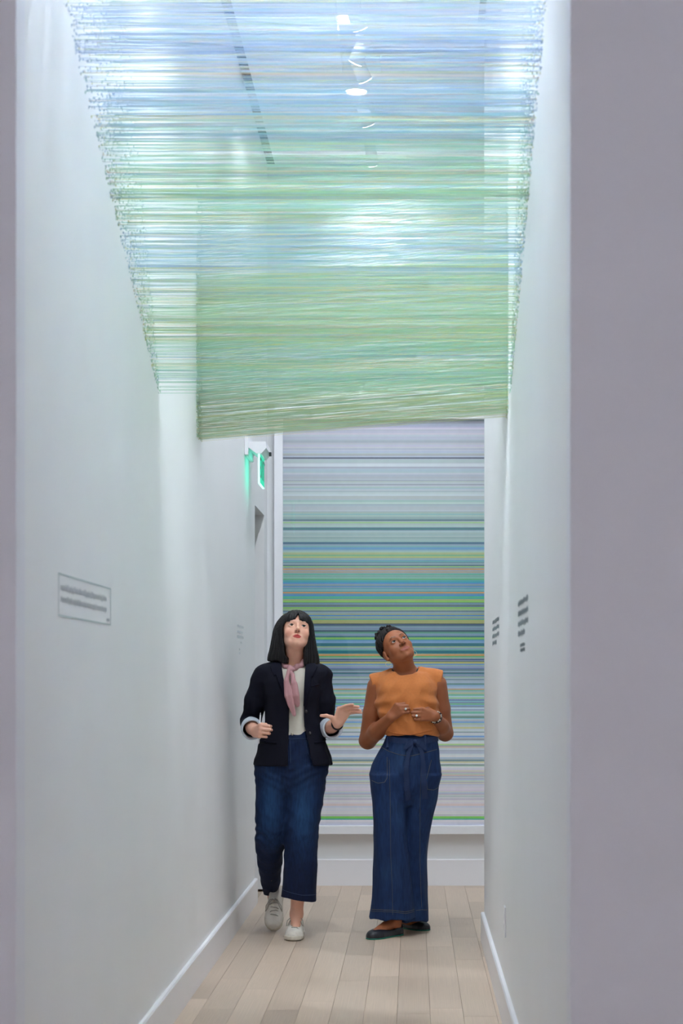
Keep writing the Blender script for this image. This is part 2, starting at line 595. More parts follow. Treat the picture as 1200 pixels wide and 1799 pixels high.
special = {800: (150, 150, 150), 806: (60, 62, 80), 1437: (120, 190, 90), 1439: (70, 160, 150)}
while y < 1449:
    h = sr.choice((1.6, 2.2, 3.0, 4.0, 5.5), p=(0.30, 0.34, 0.24, 0.10, 0.02))
    b = bg(y)
    e = env(y)
    r = sr.random()
    if r < 0.25 + 0.6 * e:
        p = np.array(pal[sr.integers(len(pal))], float)
        k = min(1.0, e * sr.uniform(0.40, 1.0))
        c = b * (1 - k) + p * k
    else:
        c = b + sr.normal(0, 7) + 3 * sr.normal(0, 1, 3)
    if sr.random() < 0.09: c = c * (0.74 if e > 0.3 else 0.9)
    for ys, cc in special.items():
        if y <= ys < y + h:
            c = np.array(cc, float); h = 2.0
    rows.append((y, min(1449.0, y + h), np.clip(c * 1.08, 5, 250)))
    y += h
V, F, C = [], [], []
for (ya, yb, c) in rows:
    za, zb = EYE - (ya - VY) / SB, EYE - (yb - VY) / SB
    o = len(V)
    for (x, z) in ((AX0, za), (AX1, za), (AX1, zb), (AX0, zb)):
        V.append((x - ao[0], DB - 0.045 - ao[1], z - ao[2])); C.append(np.minimum(lin(c) * 1.12, .84))
    F.append((o, o + 3, o + 2, o + 1))
M_STRIPE = mat('striped_print', (1, 1, 1, 1), 0.6, attr='Col', noise=0.03, nscale=30, spec=0.3)
sp = np_mesh('striped_panel', V, F, M_STRIPE, art, smooth=False, colors=np.array(C))
apart('backing_board', AX0, AX1, DB - 0.044, DB - 0.002, AZ0, AZ1, M_FRAME)
gm = bpy.data.materials.new('picture_glass')
gm.use_nodes = True
nt = gm.node_tree
nt.nodes.remove(nt.nodes['Principled BSDF'])
tr = nt.nodes.new('ShaderNodeBsdfTransparent')
gl = nt.nodes.new('ShaderNodeBsdfGlossy'); gl.inputs['Roughness'].default_value = 0.02
fr = nt.nodes.new('ShaderNodeFresnel'); fr.inputs['IOR'].default_value = 1.5
ad = nt.nodes.new('ShaderNodeMath'); ad.operation = 'MULTIPLY'; ad.inputs[1].default_value = 1.0
mxs = nt.nodes.new('ShaderNodeMixShader')
ge = nt.nodes.new('ShaderNodeNewGeometry')   # only the face the light enters by reflects
iv = nt.nodes.new('ShaderNodeMath'); iv.operation = 'SUBTRACT'; iv.inputs[0].default_value = 1.0
nt.links.new(ge.outputs['Backfacing'], iv.inputs[1]); nt.links.new(iv.outputs[0], ad.inputs[1])
nt.links.new(fr.outputs[0], ad.inputs[0])
nt.links.new(ad.outputs[0], mxs.inputs[0]); nt.links.new(tr.outputs[0], mxs.inputs[1]); nt.links.new(gl.outputs[0], mxs.inputs[2])
nt.links.new(mxs.outputs[0], nt.nodes['Material Output'].inputs[0])
apart('glass_pane', AX0, AX1, DB - 0.062, DB - 0.058, AZ0, AZ1, gm)

# ------------------------------------------------------------------ ceiling lamps
M_HOUSING = mat('white_lamp_housing', (0.85, 0.86, 0.88, 1), 0.35, noise=0.01)
M_LENS = emit('lit_lamp_lens', (0.95, 0.98, 1.0, 1), 32.0)
track = box('lighting_track', -0.300, -0.262, D0 + 0.1, DT - 0.05, CEIL + 0.062, CEIL + 0.10, M_HOUSING)
tag(track, 'long white lighting track recessed in the ceiling trough', 'track')

def spot_light(parent, loc, direction, power, angle, color, radius=0.035):
    d = bpy.data.lights.new('spot_beam', 'SPOT')
    d.energy = power
    d.spot_size = math.radians(angle)
    d.spot_blend = 1.0
    d.shadow_soft_size = radius
    d.color = color
    o = bpy.data.objects.new('spot_beam', d)
    o.location = loc
    o.rotation_euler = Vector((0, 0, -1)).rotation_difference(Vector(direction)).to_euler()
    link(o, parent)

def track_head(x, y, aim, label, power, angle=110, z=None):
    z = CEIL - 0.02 if z is None else z
    r = empty('track_spotlight', (x, y, z))
    tag(r, label, 'spotlight', 'spotlights along the corridor ceiling')
    d = Vector(aim).normalized()
    bm = bmesh.new(); add_cyl(bm, -d * 0.085, d * 0.055, 0.036, 0.040, 24)
    bm_obj('lamp_body', bm, M_HOUSING, r, True)
    bm = bmesh.new(); add_cyl(bm, d * 0.0555, d * 0.058, 0.036, 0.036, 24)
    bm_obj('lens', bm, M_LENS, r)
    bm = bmesh.new(); add_cyl(bm, (0, 0, 0.02), (0, 0, (CEIL + 0.062) - z), 0.008, 0.008, 10)
    bm_obj('stem', bm, M_HOUSING, r)
    bm = bmesh.new(); add_box(bm, -0.018, 0.018, -0.05, 0.05, CEIL + 0.048 - z, CEIL + 0.062 - z)
    bm_obj('track_adapter', bm, M_HOUSING, r)
    spot_light(r, d * 0.075, d, power, angle, COOL)
    return r
aims = [(4.9, (-.15, .1, -1)), (5.5, (.25, .1, -1)), (6.2, (-.1, .25, -1)), (7.0, (.3, .1, -1)), (7.7, (.05, .42, -1)), (8.35, (.25, .8, -1)),
        (9.02, (.4, .6, -1)), (9.52, (-.5, .5, -1)), (9.80, (.5, .6, -1))]
names = ['first white spotlight at the gallery end of the ceiling track', 'second white spotlight from the gallery end of the ceiling track',
         'third white spotlight from the gallery end of the ceiling track', 'fourth white spotlight from the gallery end of the ceiling track',
         'white spotlight above the middle of the thread canopy', 'white spotlight just above the top of the picture',
         'brightest white spotlight at the top of the visible ceiling', 'white spotlight between the two round downlights, turned to the left wall',
         'white spotlight at the far end of the ceiling track']
for (y, a), n in zip(aims, names):
    track_head(-0.281, y, a, n, TRACK_W * (0.55 if y > 7.5 else 0.30 if y > 6.9 else 1.0) if y < 7.8 else FAR_W, 104 if y < 7.8 else 100)
def surface_head(x, y, aim, label):
    r = empty('ceiling_spotlight', (x, y, CEIL))
    tag(r, label, 'spotlight', 'spotlights along the corridor ceiling')
    d = Vector(aim).normalized()
    bm = bmesh.new(); add_cyl(bm, (0, 0, -0.012), (0, 0, 0), 0.045, 0.045, 24); bm_obj('ceiling_plate', bm, M_HOUSING, r, False)
    c = Vector((0, 0, -0.075))
    bm = bmesh.new(); add_cyl(bm, (0, 0, -0.07), (0, 0, -0.01), 0.008, 0.008, 10); bm_obj('stem', bm, M_HOUSING, r)
    bm = bmesh.new(); add_cyl(bm, c - d * 0.07, c + d * 0.05, 0.034, 0.038, 24); bm_obj('lamp_body', bm, M_HOUSING, r, True)
    bm = bmesh.new(); add_cyl(bm, c + d * 0.0505, c + d * 0.053, 0.034, 0.034, 24); bm_obj('lens', bm, M_LENS, r)
    spot_light(r, c + d * 0.07, d, ART_W, 120, COOL)
surface_head(-0.272, 10.42, (.35, .55, -1), 'white ceiling spotlight just behind the far round downlight')
surface_head(-0.256, 11.22, (.15, .75, -1), 'farthest white ceiling spotlight, near the striped artwork')
def downlight(x, y, label, zc):
    r = empty('recessed_downlight', (x, y, zc))
    tag(r, label, 'downlight', 'round downlights in the corridor ceiling')
    bm = bmesh.new()
    seg = 32
    ring = []
    for rad, z in ((0.078, 0.0), (0.076, -0.006), (0.062, -0.008), (0.058, 0.0)):
        ring.append([bm.verts.new((rad * math.cos(2 * math.pi * i / seg), rad * math.sin(2 * math.pi * i / seg), z)) for i in range(seg)])
    for a, b in zip(ring, ring[1:]):
        for i in range(seg):
            bm.faces.new((a[i], a[(i + 1) % seg], b[(i + 1) % seg], b[i]))
    bm_obj('trim_ring', bm, M_HOUSING, r, True)
    bm = bmesh.new(); add_cyl(bm, (0, 0, -0.003), (0, 0, -0.001), 0.060, 0.060, 32); bm_obj('lens', bm, M_LENS, r)
    spot_light(r, (0, 0, -0.02), (0, 0, -1), DOWN_W, 150, COOL, 0.06)
downlight(-0.345, 9.35, 'round recessed downlight nearer the top of the picture', CEIL + 0.10)
downlight(-0.319, 10.20, 'round recessed downlight beyond the end of the trough', CEIL)
# ------------------------------------------------------------------ exit sign
ex = empty('exit_sign', (XL, 10.30, 2.62))
tag(ex, 'green edge-lit exit sign hanging from a white housing on the left wall', 'exit sign')
M_SIGNW = mat('white_sign_plastic', (0.80, 0.80, 0.83, 1), 0.4, noise=0.01)
exx, exo = 0.085, ex.location
s1, s2 = 10.16, 10.46
zt, zb_ = EYE + (VY - 797) / (FPX / s1), EYE + (VY - 848) / (FPX / s1)
def ebox(name, x0, x1, y0, y1, z0, z1, m, parent=ex, bevel=0.0):
    return box(name, x0 - exo.x, x1 - exo.x, y0 - exo.y, y1 - exo.y, z0 - exo.z, z1 - exo.z, m, parent, bevel)
# housing: a tapered box over the panel
bm = bmesh.new()
prof = [(XL + 0.022, zt + 0.066), (XL + 0.118, zt + 0.066), (XL + 0.122, zt + 0.03), (XL + 0.093, zt), (XL + 0.067, zt), (XL + 0.020, zt + 0.034)]
ra = [bm.verts.new((x - exo.x, s1 - 0.015 - exo.y, z - exo.z)) for x, z in prof]
rb = [bm.verts.new((x - exo.x, s2 + 0.015 - exo.y, z - exo.z)) for x, z in prof]
for i in range(len(prof)):
    j = (i + 1) % len(prof)
    bm.faces.new((ra[i], ra[j], rb[j], rb[i]))
bm.faces.new(ra[::-1]); bm.faces.new(rb)
bmesh.ops.recalc_face_normals(bm, faces=bm.faces)
bm_obj('housing', bm, M_SIGNW, ex)
ebox('wall_plate', XL + 0.0005, XL + 0.022, s1 - 0.03, s2 + 0.03, zt - 0.01, zt + 0.10, M_SIGNW, bevel=0.004)
ebox('lamp_knob', XL + 0.122, XL + 0.135, s1 + 0.16, s1 + 0.19, zt + 0.008, zt + 0.028, M_DARK)
M_GREEN = emit('lit_green_acrylic', srgb(70, 215, 175), 1.15)
M_EDGE = emit('lit_acrylic_edge', srgb(190, 255, 235), 1.6)
pan = ebox('acrylic_panel', XL + 0.075, XL + 0.085, s1, s2, zb_, zt, M_GREEN)
ebox('bright_edge', XL + 0.074, XL + 0.086, s1 - 0.003, s1, zb_, zt, M_EDGE, pan)
ebox('bright_edge', XL + 0.074, XL + 0.086, s1, s2, zb_ - 0.004, zb_, M_EDGE, pan)
def text_mesh(body, size, m, name, parent):
    cu = bpy.data.curves.new(name, 'FONT')
    cu.body = body
    cu.size = size
    cu.align_x = 'CENTER'
    cu.align_y = 'CENTER'
    cu.extrude = 0.0006
    tmp = bpy.data.objects.new('tmp_text', cu)
    COL.objects.link(tmp)
    dg = bpy.context.evaluated_depsgraph_get()
    me = bpy.data.meshes.new_from_object(tmp.evaluated_get(dg))
    bpy.data.objects.remove(tmp)
    me.materials.append(m)
    me.name = name
    return link(bpy.data.objects.new(name, me), parent)
M_EXITG = mat('deep_green_letters', srgb(45, 175, 140), 0.5, noise=0.01)
t = text_mesh('EXIT', 0.165, M_EXITG, 'exit_lettering', pan)
t.location = (XL + 0.0862 - exo.x, (s1 + s2) / 2 - exo.y, (zt + zb_) / 2 - exo.z)
t.rotation_euler = (math.pi / 2, 0, math.pi / 2)
gl_ = bpy.data.lights.new('exit_sign_glow', 'AREA')
gl_.shape = 'RECTANGLE'; gl_.size, gl_.size_y = 0.28, 0.17
gl_.energy = 0.16; gl_.color = (0.22, 1.0, 0.75)
for sx, rz in ((0.0735, -1), (0.0875, 1)):
    g = bpy.data.objects.new('sign_glow', gl_)
    g.location = (XL + sx - exo.x, (s1 + s2) / 2 - exo.y, (zt + zb_) / 2 - exo.z)
    g.rotation_euler = (0, -rz * math.pi / 2, 0) if rz > 0 else (0, math.pi / 2, 0)
    link(g, ex)

# ------------------------------------------------------------------ small fittings
out = empty('wall_outlet', (XR, 7.10, 0.38))
tag(out, 'white outlet cover low on the right wall', 'outlet')
box('cover_plate', -0.006, -0.0003, -0.036, 0.036, -0.059, 0.059, M_TRIM, out, 0.002)
for z in (-0.02, 0.02):
    box('socket', -0.0075, -0.006, -0.016, 0.016, z - 0.013, z + 0.013, M_SIGNW, out)
stop = tag(empty('door_stop', (XL + 0.0, DJ1 + 0.05, 0)), 'small black block on the floor by the left doorway', 'door stop')
box('block', 0.0185, 0.060, 0.0, 0.05, 0.0, 0.019, M_DARK, stop, 0.002)
box('rubber_pad', 0.0185, 0.060, -0.006, 0.0, 0.0, 0.012, M_DARK, stop)

# ------------------------------------------------------------------ wall texts (too small to read: lines of letter strokes)
def wall_text(name, wall_x, sgn, lines, label, m, border=None, mborder=None, frame_rect=None):
    """lines: (y0, y1, z, height); strokes stand a hair proud of the wall"""
    rr = random.Random(len(lines) * 13 + int(abs(lines[0][0]) * 100))
    ctr = ((lines[0][0] + lines[0][1]) / 2, lines[0][2])
    root = empty(name, (wall_x, ctr[0], ctr[1]))
    tag(root, label, 'wall text')
    e0, e1 = (0.0003, 0.0012) if sgn > 0 else (-0.0012, -0.0003)
    for (ya, yb, z, h) in lines:
        bm = bmesh.new()
        y = ya
        while y < yb - h * 0.3:
            nl = rr.choice((2, 3, 4, 5, 6, 8))
            for k in range(nl):
                w = h * rr.uniform(0.42, 0.62)
                if y + w > yb: break
                sw = h * 0.15
                top = h * (1.35 if rr.random() < 0.22 else 1.0)
                bot = -h * 0.35 if rr.random() < 0.10 else 0
                def rect(a, b, c, d):
                    add_box(bm, e0, e1, a - ctr[0], b - ctr[0], c - ctr[1], d - ctr[1])
                rect(y, y + sw, z + bot, z + top)
                kind = rr.randrange(4)
                if kind in (0, 1): rect(y + w - sw * 1.6, y + w - sw * 0.6, z, z + h)
                if kind in (0, 2): rect(y, y + w - sw, z + h - sw, z + h)
                if kind in (1, 2): rect(y, y + w - sw, z, z + sw)
                if kind == 3: rect(y, y + w - sw, z + h * 0.45, z + h * 0.45 + sw)
                y += w
            y += h * 0.42
        bm_obj('text_line', bm, m, root)
    if frame_rect:
        ya, yb, za, zb, t = frame_rect
        for (a, b, c, d) in ((ya, yb, zb - t, zb), (ya, yb, za, za + t), (ya, ya + t * 0.5, za, zb), (yb - t * 0.5, yb, za, zb)):
            box('border_line', e0, e1, a - ctr[0], b - ctr[0], c - ctr[1], d - ctr[1], mborder or m, root)
    return root
M_INK = mat('grey_vinyl_lettering', srgb(142, 152, 158), 0.6, noise=0.02)
M_INK2 = mat('pale_grey_vinyl_lettering', srgb(206, 212, 215), 0.6, noise=0.02)
M_LINE = mat('grey_green_vinyl_line', srgb(170, 188, 188), 0.6, noise=0.02)
def dl(x):  # depth of a point on the left wall seen at column x
    return XL * FPX / (x - VX)
def dr(x):
    return XR * FPX / (x - VX)
ya, yb = dl(102.5), dl(194)
zA, zB_ = EYE + (VY - 1082) * ya / FPX, EYE + (VY - 1006) * ya / FPX
H = zB_ - zA
wall_text('wall_quote', XL, 1, [(ya + 0.03, yb - 0.07, zA + H * 0.62, 0.0125), (ya + 0.03, yb - 0.07, zA + H * 0.34, 0.0125), (yb - 0.07, yb - 0.02, zA + H * 0.1, 0.007)],
          'pale two-line quotation framed by a thin grey-green border on the left wall', M_INK2, frame_rect=(ya, yb, zA, zB_, 0.0035), mborder=M_LINE)
ya, yb = dl(416.5), dl(428)
wall_text('wall_label', XL, 1, [(ya, yb, 1.605, 0.011), (ya, yb - 0.05, 1.575, 0.011), (ya, yb, 1.548, 0.013), (yb - 0.2, yb - 0.1, 1.520, 0.010), (ya + 0.1, yb - 0.2, 1.482, 0.009), (ya + 0.1, yb - 0.2, 1.462, 0.009)],
          'faint small label text on the left wall beside the dark-haired person', M_INK2)
yr0, yr1 = dr(928), dr(910.5)     # near end, far end
# on the right wall a line reads from its far end to its near end
L4 = [(yr0, yr1, 1.572), (yr0, yr1, 1.537), (yr0, yr1, 1.503), (yr0 + (yr1 - yr0) * 0.3, yr1, 1.470)]
wall_text('wall_quote', XR, -1, [(a, b, z, 0.0135) for a, b, z in L4] + [(yr0 + 0.16, yr1 - 0.13, 1.432, 0.008), (yr0 + 0.16, yr1 - 0.13, 1.416, 0.008)],
          'grey four-line quotation with two small lines below, nearer one on the right wall', M_INK)
yr0, yr1 = dr(877), dr(865.5)
L4 = [(yr0, yr1, 1.572), (yr0, yr1, 1.541), (yr0, yr1, 1.510), (yr0 + (yr1 - yr0) * 0.36, yr1, 1.479)]
wall_text('wall_quote', XR, -1, [(a, b, z, 0.0125) for a, b, z in L4],
          'grey four-line quotation at the far end of the right wall', M_INK)
# ------------------------------------------------------------------ implicit modelling for people and clothes
def _cc(pts):
    p = np.array(pts, float)
    c = p.mean(0)
    return c, float(np.linalg.norm(p - c, axis=1).max())

def p_cone(a, b, ra, rb):
    a, b = np.array(a, float), np.array(b, float)
    ab = b - a
    L2 = ab @ ab + 1e-12
    def f(P):
        t = np.clip(((P - a) @ ab) / L2, 0, 1)
        return np.linalg.norm(P - a - t[:, None] * ab, axis=1) - (ra + (rb - ra) * t)
    c, r = _cc([a, b])
    return f, c, r + max(ra, rb)

def p_ell(c, r, R=None):
    c, r = np.array(c, float), np.array(r, float)
    def f(P):
        q = P - c
        if R is not None: q = q @ R          # world -> local for R with local axes as columns
        k0 = np.linalg.norm(q / r, axis=1)
        k1 = np.linalg.norm(q / (r * r), axis=1) + 1e-9
        return k0 * (k0 - 1.0) / k1
    return f, c, float(r.max())

def p_box(c, h, rad, R=None):
    c, h = np.array(c, float), np.array(h, float) - rad
    def f(P):
        q = P - c
        if R is not None: q = q @ R
        q = np.abs(q) - h
        return np.linalg.norm(np.maximum(q, 0), axis=1) + np.minimum(q.max(1), 0) - rad
    return f, c, float(np.linalg.norm(h)) + rad

def cr(xs, ys, n=120):
    """smooth (Catmull-Rom like) resampling of a table"""
    xs, ys = np.array(xs, float), np.array(ys, float)
    o = np.argsort(xs)
    xs, ys = xs[o], ys[o]
    m = np.gradient(ys, xs, axis=0)
    t = np.linspace(xs[0], xs[-1], n)
    i = np.clip(np.searchsorted(xs, t) - 1, 0, len(xs) - 2)
    h = xs[i + 1] - xs[i]
    s = (t - xs[i]) / h
    h00, h10 = 2 * s**3 - 3 * s**2 + 1, s**3 - 2 * s**2 + s
    h01, h11 = -2 * s**3 + 3 * s**2, s**3 - s**2
    return t, (h00[:, None] * ys[i] + (h10 * h)[:, None] * m[i] + h01[:, None] * ys[i + 1] + (h11 * h)[:, None] * m[i + 1])

def p_loft(secs, power=2.0, cap=0.02):
    """secs: (z, cx, cy, rx, ry) ; upright loft of (super)ellipses"""
    secs = np.array(secs, float)
    t, tab = cr(secs[:, 0], secs[:, 1:])
    z0, z1 = t[0], t[-1]
    def f(P):
        z = np.clip(P[:, 2], z0, z1)
        cx, cy, rx, ry = (np.interp(z, t, tab[:, k]) for k in range(4))
        qx, qy = np.abs(P[:, 0] - cx), np.abs(P[:, 1] - cy)
        if power == 2.0:
            k0 = np.sqrt((qx / rx) ** 2 + (qy / ry) ** 2)
        else:
            k0 = ((qx / rx) ** power + (qy / ry) ** power) ** (1.0 / power)
        k1 = np.sqrt((qx / rx**2) ** 2 + (qy / ry**2) ** 2) + 1e-9
        kk = np.sqrt((qx / rx) ** 2 + (qy / ry) ** 2)
        d = (k0 - 1.0) * np.maximum(kk, 0.2) / k1
        d = np.minimum(d, 1.0)
        d = np.where(kk < 0.2, -np.minimum(rx, ry) * 0.8, d)
        dz = np.maximum(z0 - P[:, 2], P[:, 2] - z1)
        # rounded caps
        a, b = d + cap, dz + cap
        return np.minimum(np.maximum(a, b), 0) + np.sqrt(np.maximum(a, 0) ** 2 + np.maximum(b, 0) ** 2) - cap
    c = np.array((tab[:, 0].mean(), tab[:, 1].mean(), (z0 + z1) / 2))
    r = float(np.linalg.norm(((z1 - z0) / 2, np.abs(tab[:, 0] - c[0]).max() + tab[:, 2].max(), np.abs(tab[:, 1] - c[1]).max() + tab[:, 3].max())))
    return f, c, r

def p_poly(poly, y0, y1, zc=None, rad=0.0):
    """prism: polygon in (x, z), extruded from y0 to y1"""
    poly = np.array(poly, float)
    def f(P):
        q = P[:, [0, 2]]
        d = np.full(len(q), 1e9)
        s = np.ones(len(q))
        n = len(poly)
        j = n - 1
        for i in range(n):
            e = poly[j] - poly[i]
            w = q - poly[i]
            t = np.clip((w @ e) / (e @ e), 0, 1)
            bvec = w - t[:, None] * e
            d = np.minimum(d, (bvec * bvec).sum(1))
            c1 = q[:, 1] >= poly[i][1]
            c2 = q[:, 1] < poly[j][1]
            c3 = e[0] * w[:, 1] > e[1] * w[:, 0]
            flip = (c1 & c2 & c3) | (~c1 & ~c2 & ~c3)
            s = np.where(flip, -s, s)
            j = i
        d = s * np.sqrt(d)
        dy = np.maximum(y0 - P[:, 1], P[:, 1] - y1)
        return np.maximum(d, dy) - rad
    c2 = poly.mean(0)
    r = float(np.linalg.norm(poly - c2, axis=1).max())
    c = np.array((c2[0], (y0 + y1) / 2, c2[1]))
    return f, c, math.hypot(r, (y1 - y0) / 2)

def smin(a, b, k):
    if k <= 0: return np.minimum(a, b)
    h = np.clip(0.5 + 0.5 * (b - a) / k, 0, 1)
    return b + (a - b) * h - k * h * (1 - h)

class Sdf:
    def __init__(self, disp=None):
        self.ops = []
        self.disp = disp
    def add(self, prim, k=0.01):
        self.ops.append(('u', prim, k)); return self
    def sub(self, prim, k=0.004):
        self.ops.append(('s', prim, k)); return self
    def inter(self, prim, k=0.0):
        self.ops.append(('i', prim, k)); return self
    def __call__(self, P, ball=None):
        d = np.full(len(P), 1.0)
        for op, (f, c, r), k in self.ops:
            if ball is not None and op != 'i':
                if np.linalg.norm(c - ball[0]) - r > ball[1] + k + 0.02:
                    continue
            e = f(P)
            if op == 'u': d = smin(d, e, k)
            elif op == 's': d = -smin(-d, e, k)
            else: d = -smin(-d, -e, k)
        if self.disp is not None:
            d = d + self.disp(P)
        return d
    def prim(self):
        cs = np.array([o[1][1] for o in self.ops if o[0] == 'u'])
        rs = np.array([o[1][2] for o in self.ops if o[0] == 'u'])
        c = cs.mean(0)
        return (lambda P: self(P)), c, float((np.linalg.norm(cs - c, axis=1) + rs).max())

def off(prim, d):
    f, c, r = prim
    return (lambda P: f(P) - d), c, r + abs(d)

def mesh_sdf(S, lo, hi, h):
    """sparse surface nets -> vertices, quads"""
    n = 8
    lo, hi = np.array(lo, float), np.array(hi, float)
    nb = np.ceil((hi - lo) / (n * h)).astype(int)
    gi = np.stack(np.meshgrid(*[np.arange(k) for k in nb], indexing='ij'), -1).reshape(-1, 3)
    bs = n * h
    d = S(lo + (gi + 0.5) * bs)
    act = gi[np.abs(d) < bs * 1.35]
    N = nb * n + 1
    sup = act // 4
    key = (sup[:, 0] * 1000 + sup[:, 1]) * 1000 + sup[:, 2]
    order = np.argsort(key, kind='stable')
    act, key = act[order], key[order]
    cuts = np.flatnonzero(np.diff(key)) + 1
    o9 = np.stack(np.meshgrid(*[np.arange(n + 1)] * 3, indexing='ij'), -1).reshape(-1, 3)
    vals = np.empty((len(act), n + 1, n + 1, n + 1), np.float32)
    for grp in np.split(np.arange(len(act)), cuts):
        if len(grp) == 0: continue
        g = act[grp][:, None, :] * n + o9[None]
        P = (lo + g.reshape(-1, 3) * h)
        mn, mx = P.min(0), P.max(0)
        vals[grp] = S(P, ((mn + mx) / 2, np.linalg.norm(mx - mn) / 2)).reshape(-1, n + 1, n + 1, n + 1)
    neg = vals < 0
    cnt = np.zeros((len(act), n, n, n), np.int8)
    for a in (0, 1):
        for b in (0, 1):
            for c in (0, 1):
                cnt += neg[:, a:a + n, b:b + n, c:c + n]
    cell = (cnt > 0) & (cnt < 8)
    bi, ci, cj, ck = np.nonzero(cell)
    acc = np.zeros((len(bi), 3)); num = np.zeros(len(bi))
    corners = [(a, b, c) for a in (0, 1) for b in (0, 1) for c in (0, 1)]
    cv = {k: vals[bi, ci + k[0], cj + k[1], ck + k[2]] for k in corners}
    for k in corners:
        for ax in range(3):
            if k[ax]: continue
            k2 = tuple(1 if q == ax else k[q] for q in range(3))
            a, b = cv[k], cv[k2]
            m = (a < 0) != (b < 0)
            t = np.where(m, a / np.where(m, a - b, 1), 0)
            p = np.array(k, float)[None].repeat(len(bi), 0)
            p[:, ax] += t
            acc += p * m[:, None]; num += m
    base = act[bi] * n + np.stack([ci, cj, ck], -1)
    V = lo + (base + acc / num[:, None]) * h
    gid = (base[:, 0] * N[1] + base[:, 1]) * N[2] + base[:, 2]
    so = np.argsort(gid)
    sg = gid[so]
    quads = []
    for ax in range(3):
        sl0 = [slice(0, n)] * 3
        sl1 = [slice(0, n)] * 3
        sl1[ax] = slice(1, n + 1)
        a = neg[(slice(None), *sl0)]
        b = neg[(slice(None), *sl1)]
        e = np.nonzero(a != b)
        s = a[e]
        g = act[e[0]] * n + np.stack(e[1:], -1)
        u, w = (ax + 1) % 3, (ax + 2) % 3
        q = []
        for du, dw in ((0, 0), (-1, 0), (-1, -1), (0, -1)):
            gg = g.copy(); gg[:, u] += du; gg[:, w] += dw
            q.append((gg[:, 0] * N[1] + gg[:, 1]) * N[2] + gg[:, 2])
        q = np.stack(q, -1)
        q = np.where(s[:, None], q, q[:, ::-1])
        quads.append(q)
    q = np.concatenate(quads)
    i = np.clip(np.searchsorted(sg, q), 0, len(sg) - 1)
    ok = (sg[i] == q).all(1)
    return V, so[i[ok]]

def sdf_obj(name, S, lo, hi, h, m, parent, origin, color=None):
    V, Q = mesh_sdf(S, lo, hi, h)
    c = color(V) if color else None
    return np_mesh(name, V - np.array(origin), Q, m, parent, True, c)

def front_y(S, x, z, y0, y1):
    """front surface (towards the camera) of a solid along +y"""
    x, z = np.atleast_1d(np.asarray(x, float)), np.atleast_1d(np.asarray(z, float))
    y = np.full(len(x), y0)
    for _ in range(60):
        d = S(np.stack([x, y, z], -1))
        y = np.minimum(y + np.clip(d, -0.02, 0.03) * 0.8, y1)
    return y

def vnoise(P, s, seed=0):
    """cheap smooth pseudo noise in [-1, 1]"""
    a = np.sin(P[:, 0] * s * 1.7 + seed * 1.3 + 1.1 * np.sin(P[:, 2] * s * 0.9 + seed)) 
    b = np.sin(P[:, 2] * s * 1.3 + seed * 2.1 + 1.3 * np.sin(P[:, 1] * s * 1.1 + seed * 0.7))
    c = np.sin(P[:, 1] * s * 1.5 + seed * 0.4 + 0.9 * np.sin(P[:, 0] * s * 1.2 + seed * 1.9))
    return (a + b + c) / 3.0

def crumple(P, s, seed=0, n=4, squash=(1, 1, 1)):
    """soft ridges like creased cloth, about [-1, 1]"""
    g = np.random.default_rng(seed)
    P = P * np.array(squash)
    out = np.zeros(len(P))
    for i in range(n):
        d, e = g.normal(0, 1, 3), g.normal(0, 1, 3)
        d /= np.linalg.norm(d); e /= np.linalg.norm(e)
        ph = g.random(2) * 6.28
        out += 1.6 * np.abs(np.sin((P @ d) * s * (1 + .25 * i) + ph[0] + 1.7 * np.sin((P @ e) * s * .55 + ph[1]))) - 1.0
    return out / n

def rotx(a): c, s = math.cos(a), math.sin(a); return np.array(((1, 0, 0), (0, c, -s), (0, s, c)))
def roty(a): c, s = math.cos(a), math.sin(a); return np.array(((c, 0, s), (0, 1, 0), (-s, 0, c)))
def rotz(a): c, s = math.cos(a), math.sin(a); return np.array(((c, -s, 0), (s, c, 0), (0, 0, 1)))
def axis_rot(v, axis, ang):
    axis = axis / np.linalg.norm(axis)
    return v * math.cos(ang) + np.cross(axis, v) * math.sin(ang) + axis * (axis @ v) * (1 - math.cos(ang))
def unit(v):
    v = np.array(v, float)
    return v / np.linalg.norm(v)

